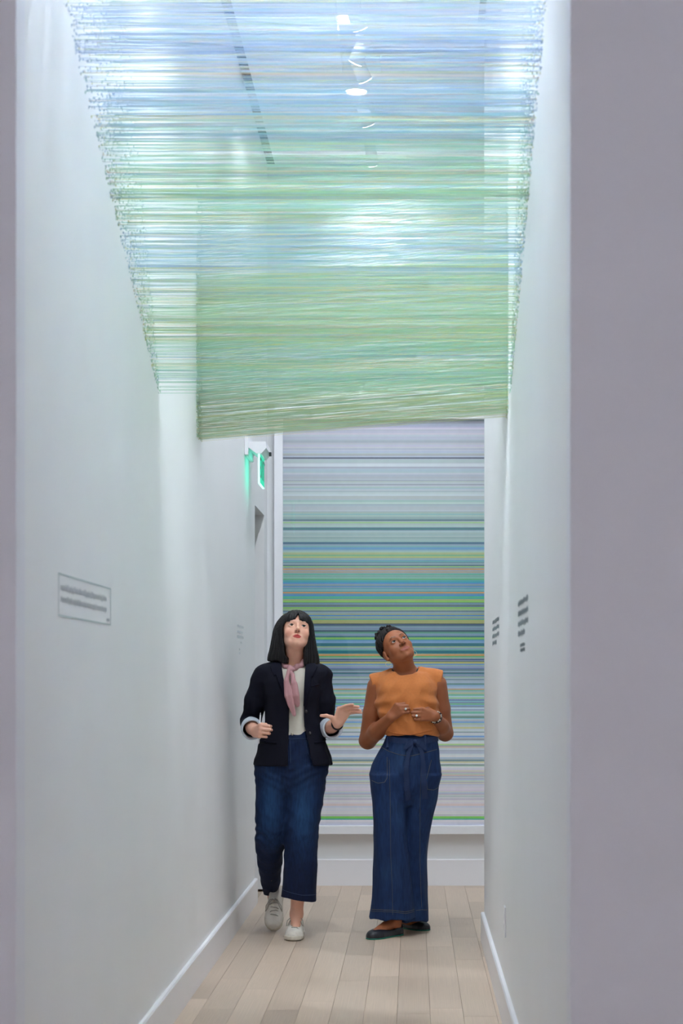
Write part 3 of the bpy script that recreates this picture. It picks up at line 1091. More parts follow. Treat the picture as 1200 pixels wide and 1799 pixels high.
# ------------------------------------------------------------------ head and hands
class Head:
    def __init__(self, origin, pitch, yaw, roll, scale=1.0, jaw=1.0, lips=1.0, nose=1.0, open_eye=1.0, mw=1.0):
        self.mw = mw
        # roll: top of the head towards image left
        self.o = np.array(origin, float)
        r = math.radians
        self.R = roty(-r(roll)) @ rotz(r(yaw)) @ rotx(-r(pitch))
        self.s = scale
        self.jaw, self.lips, self.nose, self.open_eye = jaw, lips, nose, open_eye
    def w(self, p):
        return self.o + self.R @ (np.array(p, float) * self.s)
    def loc(self, P):
        return ((P - self.o) @ self.R) / self.s
    def ell(self, c, r): return p_ell(self.w(c), np.array(r) * self.s, self.R)
    def cone(self, a, b, ra, rb): return p_cone(self.w(a), self.w(b), ra * self.s, rb * self.s)
    def build(self, S):
        j, l, n = self.jaw, self.lips, self.nose
        S.add(self.ell((0, .022, .030), (.073, .092, .084)), .0)
        S.add(self.ell((0, -.028, .028), (.062, .056, .060)), .03)      # forehead
        S.add(self.ell((0, -.026, -.030), (.058 * j, .060, .062)), .025)  # mid face
        S.add(self.ell((0, -.054, -.074), (.033 * j, .032, .024)), .025)    # jaw front
        S.add(self.ell((0, -.077, -.087), (.017, .013, .012)), .016)      # chin
        for s in (-1, 1):
            S.add(self.ell((s * .040, -.054, -.022), (.020, .020, .020)), .02)   # cheekbone
            S.add(self.cone((s * .050 * j, -.002, -.046), (s * .026 * j, -.056, -.078), .014, .013), .022)  # jaw line
        S.add(self.cone((-.030, -.080, .030), (.030, -.080, .030), .009, .009), .014)   # brow
        for s in (-1, 1):
            S.sub(self.ell((s * .030, -.099, .010), (.018, .016, .0115)), .010)   # socket
            S.add(self.ell((s * .031, -.0715, .010), (.0155, .0150, .0145)), .004)   # lid
            oe = self.open_eye
            S.sub(self.ell((s * .031, -.088, .0093), (.0122, .013, .0060 * oe)), .001)   # eye opening
        S.add(self.cone((0, -.082, .022), (0, -.103, -.017), .0065, .0095 * n), .008)   # nose bridge
        S.add(self.ell((0, -.104, -.022), (.0105 * n, .010, .0085)), .006)
        for s in (-1, 1):
            S.add(self.ell((s * .0115 * n, -.094, -.026), (.0072 * n, .0095, .0068)), .004)
            S.sub(self.ell((s * .0068 * n, -.1000, -.0330), (.0040, .0060, .0052)), .001)
        # mouth
        S.add(self.ell((0, -.080, -.056), (.026, .015, .020)), .012)
        w_ = self.mw
        S.add(self.cone((-.019 * w_, -.0875, -.0545), (0, -.0945, -.0495), .0030 * l, .0048 * l), .003)
        S.add(self.cone((.019 * w_, -.0875, -.0545), (0, -.0945, -.0495), .0030 * l, .0048 * l), .003)
        S.add(self.cone((-.016 * w_, -.0870, -.0590), (0, -.0925, -.0625), .0032 * l, .0056 * l), .003)
        S.add(self.cone((.016 * w_, -.0870, -.0590), (0, -.0925, -.0625), .0032 * l, .0056 * l), .003)
        S.sub(self.cone((-.021 * w_, -.0905, -.0555 + .003 * (w_ - 1) * 4), (0, -.1005, -.0560), .0012, .0018), .0015)
        S.sub(self.cone((.021 * w_, -.0905, -.0555 + .003 * (w_ - 1) * 4), (0, -.1005, -.0560), .0012, .0018), .0015)
        # ears
        for s in (-1, 1):
            S.add(self.ell((s * .076, .012, -.004), (.008, .018, .030)), .006)
            S.sub(self.ell((s * .084, .010, .0), (.005, .010, .017)), .003)
            S.add(self.ell((s * .074, .006, -.030), (.007, .009, .010)), .005)
    def colors(self, V, skin, lip, brow=None, brow_on=True, mouth=.0225, bw=1.0):
        q = self.loc(V)
        c = np.tile(np.array(skin, float), (len(V), 1))
        near = (np.abs(q) < 0.16).all(1)
        # lips
        cz = -.0560
        half = mouth
        ax = np.abs(q[:, 0])
        up = np.interp(ax, [0, .004, .010, half], [.0090, .0108, .0085, .0012]) * (0.8 + 0.2 * self.lips)
        lo = np.interp(ax, [0, .012, half], [.0115, .0098, .0010]) * (0.8 + 0.2 * self.lips)
        f = near & (q[:, 1] < -.070) & (ax < half) & (q[:, 2] < cz + up) & (q[:, 2] > cz - lo)
        c[f] = lip
        if brow is not None:
            bz = .0285 + .006 * np.clip((ax - .012) / .022, 0, 1) - .010 * np.clip((ax - .034) / .014, 0, 1)
            f = near & (q[:, 1] < -.045) & (ax > .012) & (ax < .049) & (np.abs(q[:, 2] - bz) < np.interp(ax, [.012, .03, .049], [.0030, .0028, .0012]) * bw)
            if brow_on: c[f] = brow
            # lash line round the eyes
            e = np.sqrt(((ax - .031) / .0135) ** 2 + ((q[:, 2] - .0095) / (.0082 * self.open_eye)) ** 2)
            f = near & (q[:, 1] < -.06) & (e < 1.0) & (q[:, 2] > .0115)
            c[f] = np.array(brow) * 0.8
            for s in (-1, 1):
                f = near & ((((q - np.array((s * .0070 * self.nose, -.1000, -.0320))) / np.array((.0042, .008, .0048))) ** 2).sum(1) < 1) & (q[:, 2] < -.0275)
                c[f] = np.array(skin) * 0.30  # nostril shade painted into the skin colour
        return c
    def eyes(self, parent, origin, iris, gaze=(0, 0)):
        mw = mat('eye_white', (0.58, 0.56, 0.55, 1), 0.25, noise=0.01)
        mi = mat('iris_' + ('%d' % int(iris[0] * 1000)), iris, 0.2, noise=0.1, nscale=400)
        mp = mat('pupil', (0.005, 0.005, 0.005, 1), 0.1, noise=0.01)
        for s in (-1, 1):
            c = self.w((s * .031, -.0715, .010))
            e = uv_ball('eye', c - np.array(origin), .0128 * self.s, mw, parent)
            g = self.R @ (rotz(math.radians(gaze[0])) @ rotx(-math.radians(gaze[1])) @ np.array((0, -1.0, 0)))
            for nm, rad, dist, m in (('iris', .0070, .01305, mi), ('pupil', .0034, .01325, mp)):
                bm = bmesh.new()
                a = c - np.array(origin) + g * (.0105 if nm == 'iris' else .0128) * self.s
                b = c - np.array(origin) + g * dist * self.s
                add_cyl(bm, a, b, rad * self.s, rad * 0.9 * self.s, 18)
                bm_obj(nm, bm, m, e, True)

def uv_ball(name, c, r, m, parent, seg=18):
    bm = bmesh.new()
    bmesh.ops.create_uvsphere(bm, u_segments=seg, v_segments=seg // 2 + 1, radius=r, matrix=Matrix.Translation(Vector(c)))
    return bm_obj(name, bm, m, parent, True)

FL = [(.043, .026, .021), (.047, .030, .022), (.043, .027, .021), (.034, .021, .018)]
def hand(S, wrist, F, thumb_side, fdir, curls, thumb, scale=1.0, splay=0.0, spread=.0185, wrist_r=.024, palm=.082):
    """F wrist->knuckles, thumb_side axis, fdir: direction of the first finger bones,
    curls: (mcp, pip, dip) degrees for each finger, thumb: list of points offset from the wrist in (F, side, normal)"""
    F = unit(F)
    T = unit(np.array(thumb_side) - F * (np.array(thumb_side) @ F))
    Nn = np.cross(F, T)
    wrist = np.array(wrist, float)
    s = scale
    G = unit(fdir)
    Tk = unit(T - G * (T @ G))
    info = {'F': F, 'T': T, 'N': Nn, 'fingers': []}
    for i in range(4):
        o = (1.5 - i) * spread * s
        kn = wrist + F * (palm * s * (0.98, 1.02, .98, .90)[i]) + T * o
        S.add(p_cone(wrist + T * o * 0.55 + F * .012 * s, kn, .0145 * s, .0110 * s), .010)
        p = kn.copy()
        d0 = axis_rot(G, np.cross(G, Tk), 0) 
        sp = splay * (1.5 - i)
        d = unit(G + Tk * math.tan(math.radians(sp)))
        pts = [p.copy()]
        r0 = (.0092, .0094, .0090, .0080)[i] * s
        cu = curls[i]
        curl_axis = Tk
        for q, (L, a) in enumerate(zip(FL[i], cu)):
            d = axis_rot(d, curl_axis, math.radians(a))
            p2 = p + d * L * s
            S.add(p_cone(p, p2, r0 * (1 - .07 * q), r0 * (.93 - .08 * q)), .0020 if q else .004)
            p = p2
            pts.append(p.copy())
        info['fingers'].append(pts)
    tp = [wrist + (F * a + T * b + Nn * c) * s for a, b, c in thumb]
    rr = (.0150, .0115, .0098, .0080)
    for q in range(len(tp) - 1):
        S.add(p_cone(tp[q], tp[q + 1], rr[q] * s, rr[q + 1] * s), .010 if q == 0 else .004)
    info['thumb'] = tp
    return info
# ------------------------------------------------------------------ people: shared pieces
def xf(prim, O, R):
    f, c, r = prim
    O = np.array(O, float)
    return (lambda P: f((P - O) @ R)), O + R @ np.array(c), r

SH_Y = [0.0, .012, .035, .07, .12, .17, .215, .240, .252]
SH_W = [.012, .030, .043, .048, .042, .036, .036, .030, .014]
def p_sole(z0, z1, grow=0.0, rad=0.006):
    def f(P):
        w = np.interp(P[:, 1], SH_Y, SH_W) + grow
        dx = np.abs(P[:, 0] + 0.004 * np.sin(P[:, 1] * 14)) - w
        dy = np.maximum(-grow - P[:, 1], P[:, 1] - .252 - grow)
        dz = np.maximum(z0 - P[:, 2], P[:, 2] - z1)
        q = np.stack([dx, dy, dz], -1) + rad
        return (np.linalg.norm(np.maximum(q, 0), axis=1) + np.minimum(q.max(1), 0) - rad) * 0.8
    return f, np.array((0, .126, (z0 + z1) / 2)), .15
def p_upper(hy, hh, z0, pw=2.3, grow=0.0):
    def f(P):
        w = np.interp(P[:, 1], SH_Y, SH_W) + grow
        h = np.interp(P[:, 1], hy, hh)
        x = np.abs(P[:, 0] + 0.004 * np.sin(P[:, 1] * 14)) / np.maximum(w, 1e-3)
        z = np.maximum(P[:, 2] - z0, 0) / np.maximum(h - z0, 1e-3)
        k = (x ** pw + z ** pw) ** (1 / pw)
        d = (k - 1) * np.minimum(w, h - z0) * 0.8
        dz = z0 - P[:, 2]
        dy = np.maximum(-grow - P[:, 1], P[:, 1] - .252 - grow)
        return np.maximum(np.maximum(d, dz), dy)
    return f, np.array((0, .126, .05)), .16

def local_tube(name, pts, r, m, parent, O, R, origin, seg=6):
    P = np.array(pts, float) @ R.T + np.array(O) - np.array(origin)
    return tube(name, P, r, m, parent, seg)

M_SNEAK = mat('off_white_canvas', srgb(222, 216, 206), 0.8, noise=0.07, nscale=40, bump=0.25, bscale=500)
M_RUBBER = mat('cream_rubber_sole', srgb(206, 198, 182), 0.6, noise=0.06, nscale=30)
M_LACE = mat('grey_shoe_lace', srgb(168, 162, 152), 0.8, noise=0.05)
M_BLACKR = mat('black_rubber', (0.012, 0.012, 0.014, 1), 0.6, noise=0.05)
def sneaker(parent, O, yaw, pitch, origin):
    R = rotz(math.radians(yaw)) @ rotx(math.radians(pitch))
    hy = [0.0, .012, .04, .07, .11, .15, .18, .22, .252]
    hh = [.034, .050, .056, .062, .080, .102, .106, .100, .092]
    up = Sdf()
    up.add(xf(p_upper(hy, hh, .014), O, R), 0)
    up.sub(xf(p_ell((0, .188, .118), (.027, .050, .042)), O, R), .006)
    up.sub(xf(p_ell((0, .105, .083), (.010, .040, .010)), O, R), .004)   # tongue gap
    so = Sdf()
    so.add(xf(p_sole(.0035, .027, .0035), O, R), 0)
    lo, hi = np.array(O) - .34, np.array(O) + .34
    u_ = sdf_obj('sneaker', up, lo, hi, .0035, M_SNEAK, parent, origin)
    u_['label'] = 'off-white canvas sneaker with laces'
    sdf_obj('sole', so, lo, hi, .0035, M_RUBBER, u_, origin)
    bt = Sdf(); bt.add(xf(p_sole(0.0, .0045, -.004, .001), O, R), 0)
    sdf_obj('outsole', bt, lo, hi, .0035, M_BLACKR, u_, origin)
    for k, y in enumerate((.066, .084, .102, .120, .136)):
        z = np.interp(y, hy, hh)
        s = 1 if k % 2 else -1
        local_tube('lace', [(-.024, y - .003 * s, z - .010), (-.012, y - .001 * s, z + .002), (.012, y + .003 * s, z + .002), (.024, y + .004 * s, z - .010)], .0026, M_LACE, u_, O, R, origin)
    for s in (-1, 1):
        local_tube('lace', [(s * .004, .138, .103), (s * .020, .128, .108), (s * .040, .100, .092), (s * .043, .082, .066), (s * .036, .094, .070), (s * .022, .118, .098), (s * .004, .137, .104)], .0024, M_LACE, u_, O, R, origin)
    return u_

M_FLAT = mat('black_leather_flat', (0.014, 0.015, 0.022, 1), 0.38, noise=0.15, nscale=40, bump=0.1, bscale=300)
M_TEAL = mat('teal_sole', srgb(20, 120, 100), 0.5, noise=0.06)
def ballet_flat(parent, O, yaw, origin):
    R = rotz(math.radians(yaw))
    hy = [0.0, .010, .03, .06, .10, .15, .20, .252]
    hh = [.026, .036, .044, .050, .050, .050, .056, .064]
    up = Sdf()
    up.add(xf(p_upper(hy, hh, .006, 2.6), O, R), 0)
    up.sub(xf(p_ell((0, .150, .060), (.031, .090, .034)), O, R), .005)
    lo, hi = np.array(O) - .30, np.array(O) + .30
    u_ = sdf_obj('ballet_flat', up, lo, hi, .0035, M_FLAT, parent, origin)
    u_['label'] = 'black leather ballet flat with a teal sole'
    so = Sdf(); so.add(xf(p_sole(0.0, .0065, .0015, .002), O, R), 0)
    sdf_obj('sole', so, lo, hi, .003, M_TEAL, u_, origin)
    return u_

def seam(name, S, pts, r, m, parent, origin, y0, y1, lift=0.001, n=40, dash=None):
    """stitched line laid on the front of a garment along (x, z) points"""
    p = np.array(pts, float)
    L = np.concatenate([[0], np.cumsum(np.linalg.norm(np.diff(p, axis=0), axis=1))])
    t = np.linspace(0, L[-1], n)
    x, z = np.interp(t, L, p[:, 0]), np.interp(t, L, p[:, 1])
    y = front_y(S, x, z, y0, y1) - lift
    ok = y < y1 - .012
    x, y, z = x[ok], y[ok], z[ok]
    return tube(name, np.stack([x, y, z], -1) - np.array(origin), r, m, parent, 5)

def skin_mat(name):
    return mat(name, (1, 1, 1, 1), 0.48, attr='Col', noise=0.04, nscale=35, bump=0.05, bscale=400, sss=0.12, spec=0.4)

# ================================================================== dark-haired person in the navy blazer
D1 = 9.30
O1 = np.array((px(515, 1600, D1).x, D1, 0.0))
def w1(x, y, dy=0.0): return np.array(px(x, y, D1 + dy))
def s1_(y, xl, xr, ry, dy=0.0):
    a, b = w1(xl, y, dy), w1(xr, y, dy)
    return (a[2], (a[0] + b[0]) / 2, D1 + dy, (b[0] - a[0]) / 2, ry)
def q1(pts, dy):
    return [(w1(x, y, dy)[0], w1(x, y, dy)[2]) for x, y in pts]
P1 = empty('person', tuple(O1))
tag(P1, 'person with a black bob, navy blazer and pink scarf walking on the left, looking up', 'person')

H1 = Head((0, 0, 0), 24, 7, -5, 1.0, 0.98, 0.85, 0.85, 0.78)
H1.o = w1(523, 1098, -.10) - H1.R @ np.array((0, -.085, .010))
B1 = Sdf()
H1.build(B1)
nb = H1.w((0, .018, -.055))
B1.add(p_cone(nb, w1(516, 1172, .015), .050, .056), .022)
B1.add(p_loft([s1_(1168, 490, 542, .05, .01), s1_(1180, 472, 558, .075, .01), s1_(1210, 474, 558, .092, .01), s1_(1260, 482, 550, .085, .01),
               s1_(1300, 474, 560, .10, .01), s1_(1335, 466, 562, .10, .01), s1_(1360, 480, 545, .08, .01)]), .03)
sh_r, el_r, wr_r = w1(466, 1186), w1(441, 1272, .06), w1(447, 1286, -.165)
sh_l, el_l, wr_l = w1(562, 1186), w1(571, 1280, .05), w1(593, 1272, -.175)
for a, b, c in ((sh_r, el_r, wr_r), (sh_l, el_l, wr_l)):
    B1.add(p_cone(a, b, .040, .035), .02)
    B1.add(p_cone(b, (b + c) / 2, .037, .034), .012)
    B1.add(p_cone((b + c) / 2, c, .034, .0235), .012)
# legs
hip_r, kn_r, an_r = w1(480, 1350, .01), w1(474, 1470, .03), w1(478, 1562, .44)
hip_l, kn_l, an_l = w1(544, 1350, .01), w1(530, 1470, -.03), w1(521, 1606, .05)
for a, b, c in ((hip_r, kn_r, an_r), (hip_l, kn_l, an_l)):
    B1.add(p_cone(a, b, .068, .046), .02)
    B1.add(p_cone(b, b * .65 + c * .35, .048, .046), .015)
    B1.add(p_cone(b * .65 + c * .35, c, .046, .031), .015)
toe_l = np.array((w1(515, 1654, -.095)[0], 9.205, 0.0))
B1.add(p_cone(an_l, toe_l + (0.004, .08, .035), .032, .022), .02)
toe_r = np.array((w1(481, 1636, .27)[0], D1 + .27, 0.0))
R_t = rotz(math.radians(-3)) @ rotx(math.radians(52))
B1.add(p_cone(an_r, toe_r + R_t @ np.array((0, .09, .035)), .032, .022), .02)
h1r = hand(B1, wr_r, (.42, -.86, .10), (0.1, 0, 1), (.55, -.80, .0), [(58, 70, 40), (62, 72, 40), (66, 74, 42), (68, 76, 42)],
           [(.008, .018, -.006), (.035, .036, -.022), (.066, .034, -.034), (.088, .020, -.044)], 0.98)
h1l = hand(B1, wr_l, (.40, -.28, .85), (-.85, -.2, .3), (.90, -.32, .26), [(-2, -12, -8), (-4, -14, -8), (-6, -14, -10), (-2, -10, -8)],
           [(.006, .018, .004), (.026, .044, .012), (.026, .074, .016), (.016, .098, .014)], 0.98, splay=5)
SK1 = srgb(226, 172, 148)[:3]
def col1(V):
    c = H1.colors(V, SK1, srgb(178, 62, 58)[:3], srgb(58, 42, 38)[:3], brow_on=False, mouth=.0215)
    q = H1.loc(V)
    for s in (-1, 1):   # colour in the cheeks
        e = np.exp(-(((q - np.array((s * .042, -.065, -.030))) / np.array((.018, .03, .016))) ** 2).sum(1))
        c += e[:, None] * (np.array(srgb(216, 138, 120)[:3]) - c) * 0.45
    return c
body1 = sdf_obj('body', B1, (-1.1, D1 - .45, -.01), (-.25, D1 + .62, 1.75), .0026, skin_mat('fair_skin'), P1, O1, col1)
H1.eyes(P1, O1, (0.022, 0.030, 0.024, 1), gaze=(4, 3))

# hair
M_HAIR1 = mat('black_straight_hair', (0.006, 0.005, 0.006, 1), 0.46, noise=0.25, nscale=60, stretch=(1, 1, 0.1), bump=0.25, bscale=260, spec=0.3)
hc = H1.w((0, .02, .0))
def hair_disp(P):
    a = np.arctan2(P[:, 0] - hc[0], -(P[:, 1] - hc[1]))
    z = P[:, 2]
    return .0011 * np.sin(a * 44 + 2.0 * np.sin(z * 22 + a * 3)) + .0009 * np.sin(a * 97 + 3 * np.sin(z * 31 + a * 5)) + .003 * np.sin(a * 9 + 1.5 * np.sin(z * 12))
HR = Sdf(hair_disp)
HR.add(H1.ell((0, .022, .038), (.0825, .104, .091)), 0)
HR.add(H1.ell((0, -.034, .050), (.071, .064, .050)), .02)
HR.add(p_loft([s1_(1076, 505, 532, .04, .02), s1_(1084, 495, 540, .065, .01), s1_(1094, 486.5, 546.5, .080, .0), s1_(1105, 482, 550, .092, .0), s1_(1120, 478.5, 553, .098, .005), s1_(1140, 474, 557, .098, .01),
               s1_(1156, 470, 561, .098, .01), s1_(1164, 469.5, 562, .094, .01), s1_(1174, 473, 562, .086, .01)], 2.2, .02), .02)
fyd = D1 - .02
HR.sub(p_poly(q1([(498, 1101), (500, 1097), (504, 1093.5), (509, 1091.5), (516, 1090), (521, 1089), (523, 1081), (525, 1076), (526.5, 1082), (527.5, 1089), (531, 1090), (536, 1093),
                  (541, 1097), (542.5, 1104), (542, 1114), (540.5, 1126), (536, 1134), (534, 1142), (534.5, 1155), (536, 1185), (503, 1185), (507, 1157), (501, 1152), (499, 1142), (499.5, 1133), (497.5, 1122), (497, 1110)], -.06),
              D1 - .4, D1 - .005), .004)
HR.sub(((lambda P: (P[:, 2] - (w1(500, 1162)[2] - (P[:, 0] - w1(480, 0)[0]) * .13))), O1 + (0, 0, 1.4), 1.0), .01)
# hollow where neck and head sit
HR.sub(off(B1.prim(), -.004), .0)
sdf_obj('hair', HR, (-.85, D1 - .26, 1.30), (-.40, D1 + .20, 1.76), .0028, M_HAIR1, P1, O1)['label'] = 'black shoulder-length bob with a fringe'

# top
M_TOP = mat('cream_knit_top', srgb(214, 208, 196), 0.85, noise=0.03, nscale=40, bump=0.2, bscale=600)
TP = Sdf(lambda P: .0022 * np.sin(P[:, 0] * 70 + 6 * P[:, 2]) * np.clip((1.25 - P[:, 2]) * 6, 0, 1))
TP.add(p_loft([s1_(1166, 484, 548, .065, .005), s1_(1180, 476, 556, .088, .0), s1_(1205, 476, 557, .110, -.002), s1_(1245, 482, 552, .104, -.002), s1_(1275, 484, 551, .102, 0), s1_(1300, 480, 556, .100, 0)]), 0)
TP.sub(p_ell(w1(516, 1158, -.03), (.058, .085, .038)), .008)
top1 = sdf_obj('knit_top', TP, (-.90, D1 - .25, 1.0), (-.35, D1 + .25, 1.50), .004, M_TOP, P1, O1)
top1['label'] = 'cream knit top'

# jeans
M_DENIM1 = mat('dark_blue_denim', (1, 1, 1, 1), 0.8, attr='Col', noise=0.30, nscale=110, bump=0.35, bscale=500, stretch=(1, 1, 0.16), spec=0.25)
M_STITCH1 = mat('blue_grey_stitching', srgb(58, 78, 108), 0.8, noise=0.05)
def jd1(P):
    zz = P[:, 2]
    k = np.clip(1 - np.abs(zz - w1(0, 1470)[2]) / .14, 0, 1)
    crease = .0055 * k * np.sin(zz * 95 + 26 * P[:, 0] + 2.6 * np.sin(P[:, 0] * 34) + 2 * np.sin(zz * 33)) * np.clip(.5 + vnoise(P, 22, 9), 0, 1.2) * np.clip((w1(505, 0)[0] - P[:, 0]) * 30, .25, 1)
    up = .004 * np.clip((zz - .72) * 5, 0, 1) * np.sin((zz - P[:, 0] * .9) * 60)
    wr = .0060 * crumple(P, 34, 3, 4, (1, 1, .55)) * np.clip(1.15 - np.abs(zz - .62) * .9, .3, 1)
    ws = np.clip(1 - np.abs(zz - w1(0, 1362)[2]) / .10, 0, 1)
    whisk = .0025 * ws * np.sin((zz + np.abs(P[:, 0] - w1(512, 0)[0]) * -.55) * 150)
    return crease + up * .5 + wr + whisk
def leg1(secs): return p_loft(secs, 2.2, .006)
JN = Sdf(jd1)
JN.add(p_loft([s1_(1283, 482, 553, .098, 0), s1_(1300, 474, 561, .106, 0), s1_(1325, 458, 570, .116, .005), s1_(1350, 449, 575, .120, .01), s1_(1375, 460, 562, .115, .01), s1_(1405, 482, 532, .075, .01)], 2.2, .01), 0)
rl = [s1_(1345, 448, 513, .108, .005), s1_(1400, 449, 507, .100, .0), s1_(1450, 448.5, 503, .088, .0), s1_(1480, 449, 500, .082, .03), s1_(1510, 452, 496, .078, .12), s1_(1540, 457, 493, .068, .24), s1_(1560, 461, 491, .058, .34), s1_(1572, 463, 490, .054, .42)]
ll = [s1_(1345, 512, 576, .108, .005), s1_(1400, 505, 569, .100, -.01), s1_(1450, 500.5, 561, .088, -.03), s1_(1500, 499.5, 557.5, .084, -.01), s1_(1550, 496.5, 556.5, .085, .02), s1_(1584, 493.5, 555.5, .086, .03)]
JN.add(leg1(rl), .03)
JN.add(leg1(ll), .025)
# crotch line and the slanting hem of the front leg
JN.sub(((lambda P: np.maximum(np.maximum(P[:, 2] - (w1(0, 1579, .03)[2] - (P[:, 0] - w1(525, 0)[0]) * .16), w1(489, 0, .03)[0] - P[:, 0]), D1 - .2 - P[:, 1])), w1(525, 1590), .12), .001)
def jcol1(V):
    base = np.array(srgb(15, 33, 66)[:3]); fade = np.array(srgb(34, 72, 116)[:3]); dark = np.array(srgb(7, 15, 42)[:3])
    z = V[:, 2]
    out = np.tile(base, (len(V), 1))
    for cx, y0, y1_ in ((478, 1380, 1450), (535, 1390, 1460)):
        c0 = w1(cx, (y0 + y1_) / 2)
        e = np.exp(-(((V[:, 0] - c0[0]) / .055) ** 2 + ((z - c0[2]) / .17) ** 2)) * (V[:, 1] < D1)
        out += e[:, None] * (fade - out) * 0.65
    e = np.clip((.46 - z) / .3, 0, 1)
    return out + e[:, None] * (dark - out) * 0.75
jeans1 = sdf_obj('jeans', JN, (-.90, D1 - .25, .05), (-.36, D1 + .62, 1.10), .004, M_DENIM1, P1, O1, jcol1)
jeans1['label'] = 'dark blue cropped wide-leg jeans'
def js1(pts, dy=-.1, r=.0010, name='stitch_line', m=None):
    return seam(name, JN, q1(pts, dy), r, m or M_STITCH1, jeans1, O1, D1 - .22, D1 + .12)
js1([(494, 1566), (510, 1570), (530, 1574.5), (555, 1575.5)])
js1([(509, 1296), (510.5, 1320), (511, 1340)])
js1([(484, 1296), (510, 1298), (552, 1297)], r=.0011)
js1([(538, 1300), (541, 1322), (548, 1336)])
M_BRASS = mat('pale_brass', (0.62, 0.58, 0.48, 1), 0.35, metallic=0.9, noise=0.05)
yb_ = front_y(JN, [w1(513.5, 0, -.1)[0]], [w1(0, 1289.5, -.1)[2]], D1 - .22, D1)[0]
bm = bmesh.new(); c_ = np.array((w1(513.5, 0, -.1)[0], yb_, w1(0, 1289.5, -.1)[2])) - O1
add_cyl(bm, c_ + (0, .003, 0), c_ + (0, -.004, 0), .0085, .0070, 18); bm_obj('button', bm, M_BRASS, jeans1, True)

# blazer
M_NAVY = mat('navy_wool_blazer', srgb(5, 7, 26), 0.78, noise=0.10, nscale=200, bump=0.2, bscale=900, sheen=0.0, spec=0.25)
def bd(P):
    f = .0035 * np.sin(P[:, 2] * 42 + P[:, 0] * 34 + 1.5 * np.sin(P[:, 0] * 21)) * np.clip(np.abs(P[:, 0] - w1(515, 0)[0]) * 7 - .25, 0, 1)
    sl = np.clip(np.abs(P[:, 0] - w1(514, 0)[0]) * 9 - .9, 0, 1)
    return f * .7 + .0050 * crumple(P, 30, 5) * (.45 + .9 * sl)
def jacket_solid():
    J = Sdf(bd)
    J.add(p_loft([s1_(1157, 492, 541, .062, .02), s1_(1163, 474, 556, .078, .015), s1_(1172, 458, 570, .095, .01), s1_(1190, 459, 569, .118, .0), s1_(1210, 462, 566, .128, -.003), s1_(1245, 466, 562, .122, 0), s1_(1272, 464, 564, .118, 0),
                  s1_(1300, 457, 572, .126, 0), s1_(1325, 449, 580, .134, 0), s1_(1344, 446, 584, .138, 0)], 2.3, .008), 0)
    for pts, rr in (((w1(464, 1185), w1(447.5, 1232, .02), w1(441, 1270, .06)), (.056, .054, .053)), ((w1(564, 1187), w1(571, 1232, .02), w1(572, 1276, .06)), (.056, .052, .052))):
        J.add(p_cone(pts[0], pts[1], rr[0], rr[1]), .025)
        J.add(p_cone(pts[1], pts[2], rr[1], rr[2]), .01)
    J.add(p_cone(w1(441, 1270, .06), w1(441.5, 1278, -.03), .053, .052), .01)
    J.add(p_cone(w1(572, 1276, .06), w1(579, 1279, -.03), .052, .050), .01)
    return J
JS = jacket_solid()
JK = jacket_solid()
open_poly = [(494, 1150), (493, 1170), (501, 1208), (508, 1246), (507, 1285), (505, 1352), (551, 1352), (541, 1305), (535, 1276), (533.5, 1235), (535.5, 1175), (538, 1150)]
JK.sub(p_poly(q1(open_poly, -.12), D1 - .5, D1 - .02), .003)
# sleeve openings
for a, b in ((w1(441.2, 1276, -.01), w1(443, 1283, -.12)), (w1(577, 1278, -.01), w1(585, 1281, -.12))):
    JK.sub(p_cone(a, b, .043, .046), .002)
blazer = sdf_obj('blazer', JK, (-.98, D1 - .26, .80), (-.34, D1 + .26, 1.46), .004, M_NAVY, P1, O1)
blazer['label'] = 'navy blazer with rolled sleeves, worn open'
M_LAPEL = mat('navy_lapel_wool', srgb(6, 8, 28), 0.78, noise=0.10, nscale=200, bump=0.2, bscale=900, spec=0.2)
for poly in ([(491, 1156), (478, 1160), (473, 1171), (481, 1188), (484, 1186), (500, 1226), (508.5, 1248), (501, 1208), (493, 1170)],
             [(537, 1156), (548, 1160), (557, 1171), (549, 1190), (547, 1188), (546, 1206), (536, 1244), (533.2, 1240), (535.5, 1175)]):
    LP = Sdf()
    LP.add(off(JS.prim(), .0065), 0)
    LP.inter(p_poly(q1(poly, -.12), D1 - .4, D1 - .03), .002)
    LP.sub(off(JS.prim(), -.004), 0)
    sdf_obj('lapel', LP, (-.85, D1 - .26, 1.10), (-.42, D1 + .0, 1.46), .003, M_LAPEL, blazer, O1)
for (bx_, by_) in ((537.5, 1250), (544, 1288)):
    p_ = w1(bx_, by_, -.12)
    yy = front_y(JS, [p_[0]], [p_[2]], D1 - .3, D1)[0]
    c_ = np.array((p_[0], yy, p_[2])) - O1
    bm = bmesh.new(); add_cyl(bm, c_ + (0, .004, 0), c_ + (0, -.005, 0), .0085, .0078, 18)
    bm_obj('button', bm, mat('dark_horn_button', (0.03, 0.028, 0.03, 1), 0.25, noise=0.2, nscale=90), blazer, True)
seam('pocket_welt', JS, q1([(545, 1206), (560, 1202)], -.12), .0035, M_LAPEL, blazer, O1, D1 - .3, D1)
for pts in ([(455, 1301), (470, 1304), (486, 1305)], [(552, 1305), (565, 1303), (574, 1299)]):
    seam('pocket_flap', JS, q1(pts, -.12), .006, M_LAPEL, blazer, O1, D1 - .3, D1)
M_CUFF = mat('pale_blue_lining', srgb(196, 204, 214), 0.7, noise=0.04, nscale=60, bump=0.15, bscale=500)
